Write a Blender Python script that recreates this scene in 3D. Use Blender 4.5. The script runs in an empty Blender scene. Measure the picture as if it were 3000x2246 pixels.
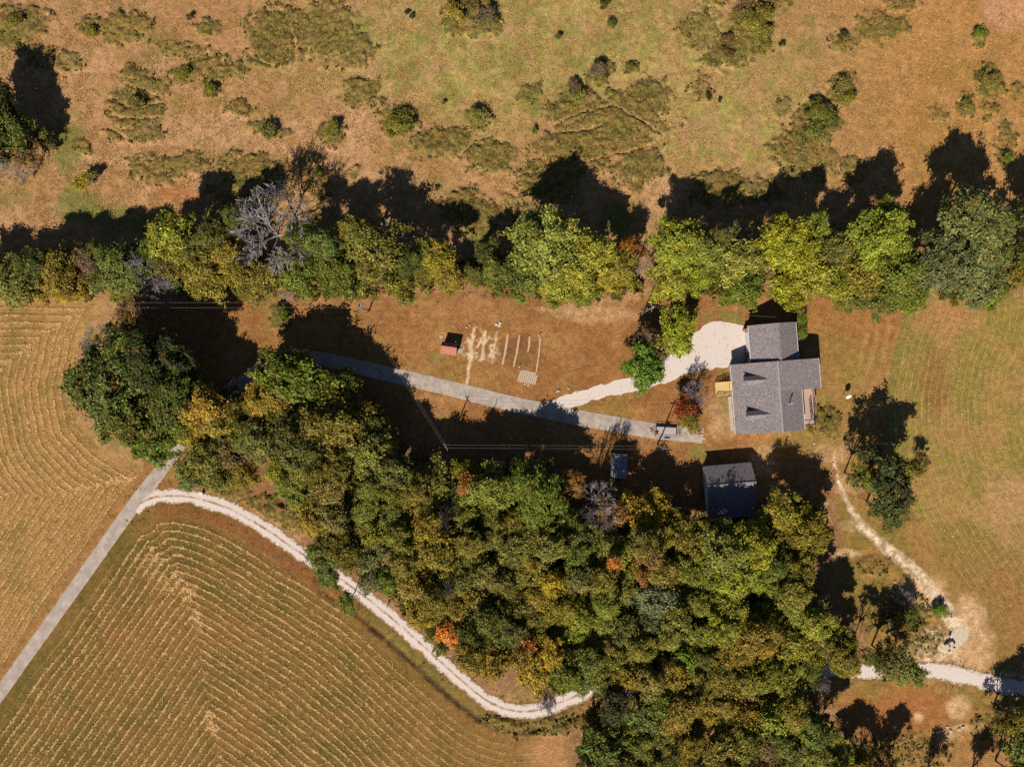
import bpy, math, random
import numpy as np
from mathutils import Vector, Matrix

# ------------------------------------------------------------------ camera, world, sun
scene = bpy.context.scene
H_CAM = 150.0
S = 0.075                      # metres on the ground per photo pixel (3000 x 2246)
cam_d = bpy.data.cameras.new("camera"); cam_d.sensor_width = 36.0; cam_d.lens = 24.0
cam_d.clip_start = 1.0; cam_d.clip_end = 5000.0
cam = bpy.data.objects.new("camera", cam_d); scene.collection.objects.link(cam)
cam.location = (0, 0, H_CAM); cam.rotation_euler = (0, 0, 0)
scene.camera = cam

SUN_EL = math.radians(40.5)
SDX, SDY = 0.366, 0.930        # direction in which shadows fall
world = bpy.data.worlds.new("World"); scene.world = world; world.use_nodes = True
wn = world.node_tree
bg = wn.nodes["Background"]
sky = wn.nodes.new("ShaderNodeTexSky"); sky.sky_type = 'NISHITA'; sky.sun_disc = False
sky.sun_elevation = SUN_EL
sky.air_density = 0.45; sky.dust_density = 0.15; sky.ozone_density = 1.5; sky.altitude = 250
sky.sun_rotation = math.atan2(-SDX, -SDY)
wn.links.new(sky.outputs[0], bg.inputs[0]); bg.inputs[1].default_value = 0.075
sun_d = bpy.data.lights.new("sun", 'SUN'); sun_d.energy = 5.0; sun_d.angle = math.radians(0.5)
sun_d.color = (1.0, 0.93, 0.82)
sun = bpy.data.objects.new("sun", sun_d); scene.collection.objects.link(sun)
ld = Vector((SDX * math.cos(SUN_EL), SDY * math.cos(SUN_EL), -math.sin(SUN_EL)))
sun.rotation_euler = ld.to_track_quat('-Z', 'Y').to_euler()
sun.location = (-60, -150, 140)
vs = scene.view_settings
vs.view_transform = 'Standard'; vs.look = 'None'; vs.gamma = 1; vs.exposure = 0.42
scene.cycles.use_denoising = False
scene.cycles.max_bounces = 5; scene.cycles.diffuse_bounces = 1; scene.cycles.transmission_bounces = 2
scene.cycles.transparent_max_bounces = 4

KEXP = 1.0 / 1.30
def C(r, g, b, k=1.0):
    """a colour as it looks lit in the photo (sRGB 0-255) -> base colour"""
    o = []
    for v, t in ((r, 1.0), (g, 1.06), (b, 1.15)):
        v /= 255.0
        v = v / 12.92 if v <= 0.04045 else ((v + 0.055) / 1.055) ** 2.4
        o.append(min(0.85, v * KEXP * k * t))
    return (o[0], o[1], o[2], 1.0)
def Cn(r, g, b, k=1.0): return np.array(C(r, g, b, k)[:3])*np.array((1.02, .975, .85))

def inv(px, py, h=0.0):
    """photo pixel + height above the ground -> metres"""
    f = (H_CAM - h) / H_CAM * S
    return ((px - 1500.0) * f, (1123.0 - py) * f)

rng = np.random.default_rng(7)
random.seed(11)
COL = scene.collection.objects

# ------------------------------------------------------------------ helpers
def tag(o, label=None, cat=None, group=None, kind=None):
    if label: o["label"] = label
    if cat: o["category"] = cat
    if group: o["group"] = group
    if kind: o["kind"] = kind
    return o

def empty(name, loc, rz=0.0, **k):
    o = bpy.data.objects.new(name, None); COL.link(o)
    o.location = loc; o.rotation_euler = (0, 0, rz); o.empty_display_size = 0.5
    return tag(o, **k)

def mesh_np(name, V, F, mat=None, attrs=None, smooth=False):
    V = np.asarray(V, dtype=np.float32); F = np.asarray(F, dtype=np.int32)
    me = bpy.data.meshes.new(name)
    k = F.shape[1]
    me.vertices.add(len(V)); me.vertices.foreach_set("co", V.ravel())
    me.loops.add(F.size); me.loops.foreach_set("vertex_index", F.ravel())
    me.polygons.add(len(F)); me.polygons.foreach_set("loop_start", np.arange(0, F.size, k, dtype=np.int32))
    me.polygons.foreach_set("use_smooth", np.full(len(F), smooth))
    me.update(calc_edges=True)
    for an, (typ, dom, data) in (attrs or {}).items():
        a = me.attributes.new(an, typ, dom)
        a.data.foreach_set("color" if typ == 'FLOAT_COLOR' else "value", np.asarray(data, dtype=np.float32).ravel())
    if mat: me.materials.append(mat)
    return me

def link(name, me, parent=None, loc=None):
    o = bpy.data.objects.new(name, me); COL.link(o)
    if parent: o.parent = parent
    if loc is not None: o.location = loc
    return o

class MB:
    def __init__(s): s.v = []; s.f = []
    def add(s, vs_, fs):
        n = len(s.v); s.v += [tuple(p) for p in vs_]; s.f += [tuple(i + n for i in f) for f in fs]; return s
    def box(s, c, d, rz=0.0, rx=0.0, ry=0.0):
        M = Matrix.Rotation(rz, 3, 'Z') @ Matrix.Rotation(ry, 3, 'Y') @ Matrix.Rotation(rx, 3, 'X')
        x, y, z = d[0] / 2, d[1] / 2, d[2] / 2; c = Vector(c)
        P = [c + M @ Vector(p) for p in ((-x,-y,-z),(x,-y,-z),(x,y,-z),(-x,y,-z),(-x,-y,z),(x,-y,z),(x,y,z),(-x,y,z))]
        return s.add(P, [(0,3,2,1),(4,5,6,7),(0,1,5,4),(1,2,6,5),(2,3,7,6),(3,0,4,7)])
    def b(s, x0, x1, y0, y1, z0, z1):
        return s.box(((x0+x1)/2, (y0+y1)/2, (z0+z1)/2), (x1-x0, y1-y0, z1-z0))
    def tube(s, p0, p1, r0, r1=None, n=8, cap=True):
        r1 = r0 if r1 is None else r1
        p0 = Vector(p0); p1 = Vector(p1); d = (p1 - p0).normalized()
        a = d.orthogonal().normalized(); b = d.cross(a)
        P = []
        for p, r in ((p0, r0), (p1, r1)):
            for i in range(n):
                t = 2 * math.pi * i / n; P.append(p + (a * math.cos(t) + b * math.sin(t)) * r)
        F = [(i, (i+1) % n, n + (i+1) % n, n + i) for i in range(n)]
        if cap: F += [tuple(range(n-1, -1, -1)), tuple(range(n, 2*n))]
        return s.add(P, F)
    def slab(s, pts, t):
        """flat 3-D polygon (ccw from above) thickened downwards"""
        n = len(pts)
        P = [Vector(p) for p in pts] + [Vector(p) - Vector((0,0,t)) for p in pts]
        F = [tuple(range(n)), tuple(range(2*n-1, n-1, -1))] + [(i, n+i, n+(i+1) % n, (i+1) % n) for i in range(n)]
        return s.add(P, F)
    def profile(s, prof, y0, y1):
        """(x,z) outline swept along y"""
        n = len(prof)
        P = [(x, y0, z) for x, z in prof] + [(x, y1, z) for x, z in prof]
        F = [tuple(range(n)), tuple(range(2*n-1, n-1, -1))] + [(i, n+i, n+(i+1) % n, (i+1) % n) for i in range(n)]
        return s.add(P, F)
    def ring(s, c, R, r, axis='Z', n=20, m=8):
        P = []; F = []
        for i in range(n):
            t = 2*math.pi*i/n
            for j in range(m):
                q = 2*math.pi*j/m; rr = R + r*math.cos(q); z = r*math.sin(q)
                p = (rr*math.cos(t), rr*math.sin(t), z)
                if axis == 'Y': p = (p[0], p[2], p[1])
                P.append((c[0]+p[0], c[1]+p[1], c[2]+p[2]))
                F.append((i*m+j, ((i+1) % n)*m+j, ((i+1) % n)*m+(j+1) % m, i*m+(j+1) % m))
        return s.add(P, F)
    def build(s, name, mat, parent=None, bevel=0.0, smooth=False):
        me = bpy.data.meshes.new(name); me.from_pydata(s.v, [], s.f); me.update()
        import bmesh
        bm = bmesh.new(); bm.from_mesh(me); bmesh.ops.recalc_face_normals(bm, faces=bm.faces); bm.to_mesh(me); bm.free()
        if mat: me.materials.append(mat)
        if smooth: me.polygons.foreach_set("use_smooth", [True]*len(me.polygons))
        o = link(name, me, parent)
        if bevel:
            md = o.modifiers.new("bevel", 'BEVEL'); md.width = bevel; md.segments = 2; md.limit_method = 'ANGLE'
        return o

# ------------------------------------------------------------------ numpy noise
def hashgrid(seed, n=256): return np.random.default_rng(seed).random((n, n))
_G = {}
def vnoise(x, y, scale, seed=0):
    if seed not in _G: _G[seed] = hashgrid(seed + 1000)
    g = _G[seed]; x = np.asarray(x) / scale + 777.3; y = np.asarray(y) / scale + 333.7
    xi = np.floor(x).astype(int); yi = np.floor(y).astype(int); fx = x - xi; fy = y - yi
    fx = fx*fx*(3-2*fx); fy = fy*fy*(3-2*fy)
    a = g[xi % 256, yi % 256]; b = g[(xi+1) % 256, yi % 256]; c = g[xi % 256, (yi+1) % 256]; d = g[(xi+1) % 256, (yi+1) % 256]
    return (a*(1-fx)+b*fx)*(1-fy) + (c*(1-fx)+d*fx)*fy
def fbm(x, y, scale, seed=0, o=4):
    t = 0; a = 1; n = 0
    for i in range(o):
        t = t + a*vnoise(x, y, scale/2**i, seed+i); n += a; a *= 0.55
    return t/n
def sstep(a, b, x):
    t = np.clip((x-a)/(b-a), 0, 1); return t*t*(3-2*t)
def polydist(x, y, pts):
    best = np.full(np.shape(x), 1e9)
    for (x0, y0), (x1, y1) in zip(pts[:-1], pts[1:]):
        dx, dy = x1-x0, y1-y0; L = dx*dx+dy*dy
        t = np.clip(((x-x0)*dx+(y-y0)*dy)/L, 0, 1)
        best = np.minimum(best, np.hypot(x-x0-t*dx, y-y0-t*dy))
    return best
def inpoly(x, y, P):
    r = np.zeros(np.shape(x), bool); n = len(P)
    for i in range(n):
        x0, y0 = P[i]; x1, y1 = P[(i+1) % n]
        if y0 == y1: continue
        c = ((y0 > y) != (y1 > y)) & (x < (x1-x0)*(y-y0)/(y1-y0)+x0)
        r ^= c
    return r
def catmull(P, n=12):
    P = [np.array(p, float) for p in P]; P = [2*P[0]-P[1]] + P + [2*P[-1]-P[-2]]
    out = []
    for i in range(1, len(P)-2):
        a, b, c, d = P[i-1:i+3]
        for k in range(n):
            t = k/n
            out.append(0.5*((2*b)+(c-a)*t+(2*a-5*b+4*c-d)*t*t+(3*b-a-3*c+d)*t**3))
    out.append(P[-2]); return np.array(out)

# ------------------------------------------------------------------ layout in photo pixels
LANE = catmull([(-420,2620),(-200,2312),(0,2030),(190,1763),(380,1496),(460,1392),(530,1300),(585,1225),(640,1172),(700,1126),(760,1082),(815,1054),(880,1042),(1000,1064),(1170,1103),(1340,1143),(1480,1178),(1640,1212),(1800,1242),(1920,1262),(2060,1276)], 8)
TRACK = catmull([(394,1496),(412,1474),(450,1457),(520,1452),(590,1462),(680,1494),(780,1550),(860,1605),(960,1670),(1060,1740),(1150,1812),(1250,1900),(1330,1972),(1400,2032),(1460,2068),(1530,2083),(1600,2072),(1690,2036),(1770,2004),(1900,1985),(2100,1976),(2300,1966),(2450,1960),(2560,1966),(2680,1962),(2760,1966),(2860,1990),(2960,2012),(3100,2030),(3300,2050)], 8)
TP = [tuple(p) for p in TRACK]; LP = [tuple(p) for p in LANE]
LANE_S = LP[:56:2]
OAK_EDGE = [(330,860),(262,940),(228,1020),(205,1130),(228,1240),(290,1310),(400,1375),(455,1400)]
F3_EDGE = [(2670,880),(2625,1000),(2598,1150),(2600,1290),(2660,1470),(2760,1640),(2850,1780),(2920,1920),(3060,2080),(3300,2300)]
WOODS = [(770,1130),(830,1060),(930,1060),(1010,1150),(1110,1260),(1200,1330),(1300,1370),(1450,1350),(1560,1360),(1650,1400),(1690,1480),(1800,1500),(1830,1480),(1960,1480),(2010,1560),(2090,1580),(2200,1550),(2260,1470),(2340,1450),(2410,1480),(2430,1560),(2400,1650),(2390,1750),(2440,1800),(2500,1850),(2500,1950),(2370,1955),(2100,1960),(1900,1975),(1780,1985),(1660,2005),(1600,2000),(1500,1990),(1390,1965),(1300,1895),(1200,1815),(1110,1745),(1010,1675),(930,1590),(870,1500),(810,1430),(790,1330),(760,1250)]
WOODS_S = [(1700,2290),(1690,2180),(1715,2080),(1800,2030),(1990,2030),(2200,2040),(2370,2060),(2440,2110),(2490,2190),(2470,2290)]
PATHR = [(2440,1330),(2455,1400),(2480,1470),(2530,1545),(2600,1605),(2690,1680),(2760,1765),(2815,1850)]

PATCH = [ # cx, cy, rx, ry, rot, strength, darkness of the growth
 (70,60,100,55,0,1,.4),(355,85,95,52,-8,1,.4),(262,90,34,34,0,1,.7),(195,180,46,42,0,.8,.3),(612,80,38,32,0,1,.5),
 (810,110,105,95,0,1,.6),(960,90,110,100,0,.9,.5),(1040,150,70,60,0,.9,.5),(800,175,70,40,0,1,.7),(530,150,95,28,0,.7,.4),
 (640,205,100,42,5,1,.6),(540,215,40,34,0,1,.7),(620,265,36,24,0,1,.8),(420,240,85,34,20,.9,.5),(400,325,88,80,0,1,.6),(410,395,78,36,0,.9,.5),
 (330,390,30,26,0,.9,.5),(700,320,52,20,0,.8,.5),(790,385,66,30,10,.9,.7),(970,390,48,38,0,1,.8),(560,475,60,38,0,.9,.5),(470,495,92,48,0,.9,.5),
 (730,490,110,45,0,1,.5),(735,560,125,75,0,1,.5),(920,462,38,22,0,.8,.5),(945,512,36,22,0,.9,.6),(930,560,40,40,0,.6,.4),(250,430,30,20,0,.6,.4),(110,170,70,40,20,.8,.8),(40,110,60,50,0,.9,.6),
 (1170,360,68,50,10,1,.9),(1300,420,92,58,-12,1,.6),(1400,350,48,38,0,1,.7),(1430,460,82,58,0,1,.55),(1060,265,60,40,0,.9,.6),(1060,300,70,25,5,.6,.4),
 (1545,275,40,38,0,.8,.7),(1680,290,66,50,10,1,.9),(1757,215,38,42,0,1,1),(1845,200,26,22,-30,1,1),(1640,330,58,34,0,1,.9),(1790,360,180,95,0,1,.7),(1900,300,72,72,0,1,.8),
 (1700,430,150,66,0,1,.55),(1870,490,84,70,0,1,.65),(1600,530,120,62,0,1,.6),(1350,600,62,50,0,1,.55),(1400,630,90,55,0,.9,.5),(1530,620,80,60,0,.6,.5),
 (1340,40,52,55,0,1,1),(1430,45,42,55,0,1,1),(1390,90,80,30,0,.8,.7),
 (2200,90,66,95,0,1,1),(2150,150,62,50,0,1,.9),(2110,170,62,34,0,1,.8),(2050,90,70,70,0,.6,.6),(2470,265,46,54,0,1,.8),(2390,360,70,74,15,1,1),(2340,430,90,66,-20,1,.8),(2370,480,90,50,0,.7,.5),
 (2560,80,60,60,0,.8,.5),(2620,80,52,42,0,.9,.5),(2480,130,50,40,0,.6,.6),(2640,8,60,26,0,1,.5),(2868,105,22,38,0,1,.8),(2895,240,48,50,0,1,.8),(2830,310,30,38,0,1,.7),(2945,430,36,66,0,.9,.6),(2900,325,26,30,0,.7,.6),(2975,265,24,34,0,.8,.6),(2750,330,36,28,0,.6,.5),
 (2110,550,110,55,0,.9,.5),(2230,560,80,45,0,.8,.5),(2500,500,40,50,0,.8,.5),(2060,270,40,50,0,.6,.8),(2290,320,30,36,0,.6,.6),(2090,8,50,22,0,.9,.9),(2290,12,36,16,0,.8,.8),
 (820,930,30,46,0,1,.7),(1035,510,24,24,0,.7,.6),(660,1425,120,40,20,.9,.4),(780,1490,100,36,30,.9,.5),(880,1520,90,50,0,.9,.4),
 (2560,1660,70,30,0,.4,.3),(2560,1080,1,1,0,0,0),(2650,1800,80,70,0,.9,.8),(2740,1790,50,30,0,.8,.7),(2420,1230,50,50,0,.8,.6),(2700,1880,70,40,0,.6,.6),
 (1560,1180,1,1,0,0,0),(2600,2200,220,60,0,.5,.4),(2900,2120,70,60,0,.6,.5),(1640,2120,80,30,-15,.8,.4),(1490,2130,80,24,15,.9,.4),
 (2345,960,22,50,4,1,.7)]
COWPATHS = [[(610,610),(660,500),(700,465),(760,440),(900,440)],[(1345,455),(1400,412),(1470,395),(1530,380)],[(1490,520),(1700,478),(1850,440),(1965,408)],[(360,240),(440,275),(490,280)],
 [(320,290),(400,320),(480,300)],[(320,340),(400,350),(480,345)],[(310,370),(380,410)],[(710,145),(780,190),(860,200)],[(850,60),(870,170),(850,200)],[(1600,380),(1680,340),(1790,310)],[(1740,270),(1850,340),(1960,410)],[(1180,420),(1250,370)],
 [(1200,560),(1300,540),(1420,560)],[(1950,560),(2060,480),(2100,400)],[(1610,390),(1700,385),(1760,370)],[(1440,330),(1370,420)]]

def rows(px, py):
    """phase across the mown rows (cycles) and how strongly they show"""
    w = (fbm(px, py, 260, 40, 2)-.5)*24 + (fbm(px, py, 40, 44, 2)-.5)*4
    dl = polydist(px, py, LANE_S)
    left = np.where(px*0.8137+(py-2030)*0.5813 < 0, 1, 0)        # left of the lane
    f1 = (py > 868) & (left == 1) & (px < 520)
    d1 = np.minimum(np.minimum(dl-26, (py-872)), polydist(px, py, OAK_EDGE))
    inside_oak = (px > np.interp(py, [p[1] for p in OAK_EDGE], [p[0] for p in OAK_EDGE])) & (py < 1400)
    a1 = np.where(f1 & ~inside_oak, 1.0, 0.0)*sstep(6, 20, d1)
    dt = polydist(px, py, TP)
    ybelow = py > np.interp(px, [p[0] for p in TP], [p[1] for p in TP])
    f2 = (left == 0) & ybelow & (px < 1720)
    d2 = np.minimum(dl-24, (dt-22)*1.0)
    edge = np.where(px > 1000, 60, 34)
    a2 = np.where(f2, 1.0, 0.0)*sstep(20, 50, np.minimum(d2, np.where(dl < dt, 99, (dt-edge))))*(1-.75*sstep(1000, 1650, px))
    a2 = a2*(0.55+0.45*sstep(0, 900, 1500-px*0.8))
    sg = np.interp(py, [p[1] for p in F3_EDGE], [p[0] for p in F3_EDGE])
    f3 = (px > sg) & (py > 840)
    d3 = polydist(px, py, F3_EDGE)
    a3 = np.where(f3, 1.0, 0.0)*.36*sstep(0, 20, d3)*(1-.35*sstep(150, 420, d3))*(1-.6*sstep(1550, 1900, py)*1)
    sp = 23.0
    u = np.where(f3, (d3+w*.6)/19.0, np.where(f1, (d1+w*.8)/22.0, (d2+w)/sp))
    mb_ = sstep(.35, .65, fbm(px, py, 90, 48, 3))
    mess = mb_*1.3*np.where(f2, np.exp(-((dl-dt-16*np.sin(py/90.))/34.0)**2), 0)*sstep(1500, 1640, py) + mb_*np.where(f1, np.exp(-((dl-26-polydist(px, py, OAK_EDGE))/22.)**2)+np.exp(-((py-872-polydist(px, py, OAK_EDGE))/16.)**2)*.7, 0)
    u = u+np.where(f2 & (dl < dt), .43, 0)+np.where(f1 & (dl-26 < np.minimum(py-872, polydist(px, py, OAK_EDGE))), .37, 0)
    return u, np.clip(a1*.95+a2+a3, 0, 1), np.clip(mess, 0, 1), f1 & ~inside_oak, f2, f3

def patchmask(px, py):
    wx = px+(fbm(px, py, 36, 60, 3)-.5)*42; wy = py+(fbm(px, py, 36, 70, 3)-.5)*42
    m = np.zeros(np.shape(px)); dk = np.zeros(np.shape(px))
    nz = fbm(px, py, 15, 75, 3)
    for cx, cy, rx, ry, rot, st, dkn in PATCH:
        if rx < 2: continue
        c, s_ = math.cos(math.radians(rot)), math.sin(math.radians(rot))
        X = wx-cx; Y = wy-cy
        q = np.sqrt(((X*c+Y*s_)/rx)**2+((-X*s_+Y*c)/ry)**2)
        k = st*(1-sstep(.60, 1.12, q+(nz-.5)*.9))
        dk = np.where(k > m, dkn, dk); m = np.maximum(m, k)
    for P in COWPATHS:
        m = m*(1-.85*(1-sstep(2.0, 5.5, polydist(wx*.25+px*.75, wy*.25+py*.75, [tuple(p) for p in catmull(P, 5)]))))
    return m, dk

def blob(px, py, cx, cy, rx, ry, soft=.5):
    q = np.sqrt(((px-cx)/rx)**2+((py-cy)/ry)**2)+(fbm(px, py, max(20, min(rx, ry)*.7), 91, 3)-.5)*.7
    return 1-sstep(1-soft, 1+soft*.3, q)

def ground_colour(px, py):
    mix = lambda A, B, w: A*(1-w[:, None])+B*w[:, None]
    n1 = fbm(px, py, 260, 1); n2 = fbm(px, py, 70, 5); n3 = fbm(px, py, 16, 9); n4 = fbm(px, py, 7, 13, 2)
    N = len(px)
    tan = Cn(178,133,88); col = np.tile(tan, (N, 1))
    # the meadow north of the tree line
    col = mix(col, Cn(196,148,108), sstep(.5, .75, n2)*.6)
    col = mix(col, Cn(162,112,72), sstep(.5, .8, fbm(px, py, 90, 17))*.5)
    gr = np.clip(blob(px, py, 1500, 130, 640, 300, .8)+.8*blob(px, py, 2150, 330, 300, 320, .8)+.6*blob(px, py, 1200, 80, 300, 150, .8), 0, 1)
    col = mix(col, Cn(178,150,92), gr*.8)
    col = mix(col, Cn(138,136,66), gr*sstep(.42, .64, fbm(px, py, 34, 23))*.8)
    col = mix(col, Cn(182,166,92), gr*sstep(.5, .7, fbm(px, py, 60, 27))*.5)
    col = mix(col, Cn(128,116,58), sstep(.50, .64, fbm(px, py, 44, 29))*sstep(.4, .6, n1)*.6)
    col = mix(col, Cn(188,138,104), sstep(.54, .66, fbm(px, py, 60, 31))*.5)
    east = sstep(2350, 2750, px+200*(n1-.5))
    col = mix(col, Cn(188,134,78), east*.8*(py < 900))
    col = mix(col, Cn(158,118,56), east*sstep(.45, .65, n2)*.55*(py < 900))
    col = mix(col, Cn(205,150,118), blob(px, py, 2950, 40, 90, 60)*.7)
    for b in ((200,430,60,110),(230,600,80,60),(320,640,110,40),(20,100,70,40),(1290,390,40,18),(1560,300,30,50),(430,660,60,40),(1400,690,50,60),(1800,640,60,60)):
        col = mix(col, Cn(104,116,48), blob(px, py, *b)*.75)
    for b in ((250,180,90,50),(620,380,260,60),(300,470,120,20),(480,200,80,30),(1050,380,60,60),(1100,520,160,30),(1930,560,60,110),(900,440,200,30),(220,355,20,20)):
        col = mix(col, Cn(208,160,122), blob(px, py, *b)*.45)
    col = mix(col, Cn(178,98,56), blob(px, py, 520, 570, 90, 30)*.5)
    # lawn round the house
    lawn = ((py > 850+10*np.sin(px/90)) & (px > 420) & (py < 1500)) | ((px > 2250) & (py >= 850))
    lw = np.tile(Cn(158,106,62), (N, 1))
    lw = mix(lw, Cn(180,130,84), sstep(.48, .7, n2)*.6)
    lw = mix(lw, Cn(140,92,52), sstep(.5, .75, fbm(px, py, 120, 33))*.55)
    lw = mix(lw, Cn(150,128,62), sstep(.55, .75, fbm(px, py, 90, 37))*.45)
    stripe = .5+.5*np.sin((py+6*np.sin(px/70))/3.1)
    lw = mix(lw, Cn(190,136,88), stripe*.22*blob(px, py, 1150, 950, 420, 130))
    lw = mix(lw, Cn(152,132,64), blob(px, py, 2450, 1130, 180, 260)*.4)
    lw = mix(lw, Cn(168,112,62), blob(px, py, 2500, 920, 160, 100)*.6)
    stripe2 = .5+.5*np.sin((px+.25*(py-900)+8*np.sin(py/60))/5.0)
    lw = mix(lw, Cn(198,146,92), stripe2*.4*blob(px, py, 2580, 1040, 90, 210))
    for b in ((1790,860,120,30),(1750,920,160,30),(1660,905,90,18),(2120,1250,50,40),(2110,1200,40,60),(2430,1330,70,30),(2480,1420,60,40),(2250,1440,40,30),(2250,1240,120,30),(2240,1350,50,50)):
        lw = mix(lw, Cn(220,176,134), blob(px, py, *b)*.5*(.4+.9*n3))
    for b in ((2120,1130,30,60),(2060,1330,60,30),(2125,1220,22,60),(2180,930,60,30),(2410,1200,40,50),(2100,930,50,26),(1270,1050,50,20)):
        lw = mix(lw, Cn(124,120,56), blob(px, py, *b)*.7*sstep(.3, .6, n3))
    col = np.where(lawn[:, None], lw, col)
    # garden rows worn to pale straw and stone
    for P, wd, st in (([(1388,962),(1378,1050),(1368,1130),(1374,1100)], 5, .9),([(1422,970),(1412,1050),(1404,1056)], 5, .9),([(1455,975),(1445,1040),(1440,1060)], 5, .8),([(1375,1000),(1382,1030),(1379,1048)], 9, .9),([(1412,1048),(1414,1040)], 8, .9),([(1442,1028),(1446,1045)], 7, .9)):
        d = polydist(px+(n3-.5)*10, py, P); col = mix(col, Cn(222,190,156), (1-sstep(wd*.5, wd*1.1, d))*st)
    g = blob(px, py, 1410, 1015, 62, 48, .4)
    col = mix(col, Cn(228,198,164), g*sstep(.5, .6, vnoise(px, py, 6, 51)*.6+vnoise(px, py, 14, 52)*.4)*.9)
    g = blob(px, py, 1525, 1030, 80, 60, .4); col = mix(col, Cn(122,82,50), g*.55)
    # fields
    u, a, mess, f1, f2, f3 = rows(px, py)
    fb = np.tile(Cn(130,98,48), (N, 1)); fb = mix(fb, Cn(104,88,34), sstep(.45, .65, n2)*.8); fb = mix(fb, Cn(154,104,58), sstep(.5, .75, n1)*.6)
    fb = mix(fb, Cn(148,84,52), np.exp(-((polydist(px, py, TP)-45)/28.)**2)*.6*sstep(400, 500, px)*(1-sstep(1000, 1200, px)))
    fb = mix(fb, Cn(150,108,60), sstep(900, 1500, px)*.5)
    fb = mix(fb, Cn(190,136,92), blob(px, py, 1620, 2200, 110, 70)*.8)
    fb = mix(fb, Cn(74,52,34), (1-sstep(5, 14, np.abs(polydist(px, py, TP)-58)+(n3-.5)*24))*.75*sstep(1000, 1100, px)*(1-sstep(1650, 1720, px)))
    fb = mix(fb, Cn(122,112,50), np.exp(-((polydist(px, py, TP)-40)/12.)**2)*.7*sstep(1000, 1100, px))
    col = np.where(f2[:, None], fb, col)
    f1c = np.tile(Cn(176,132,78), (N, 1)); f1c = mix(f1c, Cn(142,114,58), sstep(.45, .65, n2)*.8); f1c = mix(f1c, Cn(186,140,84), sstep(.5, .75, n1)*.5)
    f1c = mix(f1c, Cn(140,84,52), np.exp(-((polydist(px, py, LANE_S)-34)/14.)**2)*.5)
    col = np.where(f1[:, None], f1c, col)
    f3c = np.tile(Cn(168,130,74), (N, 1)); f3c = mix(f3c, Cn(142,126,58), sstep(.42, .6, n2*.5+n1*.5)*.85)
    f3c = mix(f3c, Cn(120,116,50), np.exp(-(polydist(px, py, F3_EDGE[:4])/40.)**2)*.7)
    f3c = mix(f3c, Cn(150,100,60), sstep(1450, 1800, py+200*(n1-.5))*.6+0*px)
    f3c = mix(f3c, Cn(146,92,56), blob(px, py, 2740, 1120, 50, 110)*.6); f3c = mix(f3c, Cn(184,128,84), blob(px, py, 2760, 930, 110, 60)*.6)
    f3c = mix(f3c, Cn(200,148,110), blob(px, py, 2960, 1480, 90, 120)*.5)
    col = np.where(f3[:, None], f3c, col)
    # rough ground in the south-east corner
    se = (px > 2300) & (py > 1450) & ~f3
    sc = np.tile(Cn(160,120,66), (N, 1)); sc = mix(sc, Cn(132,112,52), sstep(.45, .65, n2)*.7)
    sc = mix(sc, Cn(168,104,60), blob(px, py, 2620, 2090, 230, 90)*.8); sc = mix(sc, Cn(178,120,78), sstep(2090, 2200, py)*.5)
    sc = mix(sc, Cn(150,100,56), blob(px, py, 2560, 1640, 90, 30)*.5)
    col = np.where(se[:, None], sc, col)
    for b, k in (((2840,1900,90,110),.7),((2720,1930,100,60),.75),((2700,1740,90,60),.7),((2840,1790,50,60),.8),((2480,1620,50,14),.8),((2810,2070,40,40),.8),((2690,2100,18,20),.8),((2850,2130,60,16),.6),((2500,1540,60,20),.4),((2950,1990,120,26),.5),((2780,2150,40,30),.5)):
        col = mix(col, Cn(222,178,136), blob(px, py, *b)*k*(.55+.7*n3))
    sg_ = blob(px, py, 2735, 1905, 85, 75, .5); col = mix(col, Cn(240,220,198), sg_*sstep(.48, .58, vnoise(px, py, 9, 61)*.5+n4*.5)*.85); col = mix(col, Cn(172,106,72), sg_*sstep(.55, .65, vnoise(px, py, 22, 62))*.6)
    sg_ = blob(px, py, 2690, 1755, 80, 50, .5); col = mix(col, Cn(236,190,140), sg_*sstep(.5, .6, n4)*.7)
    rt = polydist(px+(n3-.5)*16, py+(n4-.5)*8, PATHR); wd = np.interp(py, [1330,1450,1550,1650,1800,1900],[4,8,16,22,28,36])
    rut = (0.45+.55*sstep(.3, .5, np.abs(rt/wd-.5)*1.2+n4*.5))
    col = mix(col, Cn(232,204,176), (1-sstep(.45, 1.05, rt/wd))*np.where(px > 2400, 1, 0)*rut*(.45+.7*sstep(.35, .6, n3)))
    # worn verges and leaf litter under the trees
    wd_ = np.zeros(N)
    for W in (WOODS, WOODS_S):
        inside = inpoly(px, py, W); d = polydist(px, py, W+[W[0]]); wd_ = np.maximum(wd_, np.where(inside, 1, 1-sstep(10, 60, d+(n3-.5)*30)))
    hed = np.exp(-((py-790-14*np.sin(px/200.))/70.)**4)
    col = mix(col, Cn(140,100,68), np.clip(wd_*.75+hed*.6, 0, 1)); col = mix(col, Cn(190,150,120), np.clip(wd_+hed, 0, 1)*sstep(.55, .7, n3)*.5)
    col = mix(col, Cn(150,96,54), (1-sstep(14, 30, np.abs(polydist(px, py, TP[40:])-8)))*.35)
    # brush patches
    m, dk = patchmask(px, py)
    pc = mix(np.tile(Cn(146,122,62), (N, 1)), Cn(88,80,34), np.clip(dk*.5+sstep(.42, .62, n3)*.6, 0, 1))
    pc = mix(pc, Cn(150,100,54), sstep(.5, .7, fbm(px, py, 26, 81))*.5)
    col = mix(col, pc, m*.95)
    col = col*(1+(n4-.5)*.42)[:, None]*(1+(n3-.5)*.32)[:, None]
    return np.clip(col, .004, .8), u, a, mess, m, dk

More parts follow.
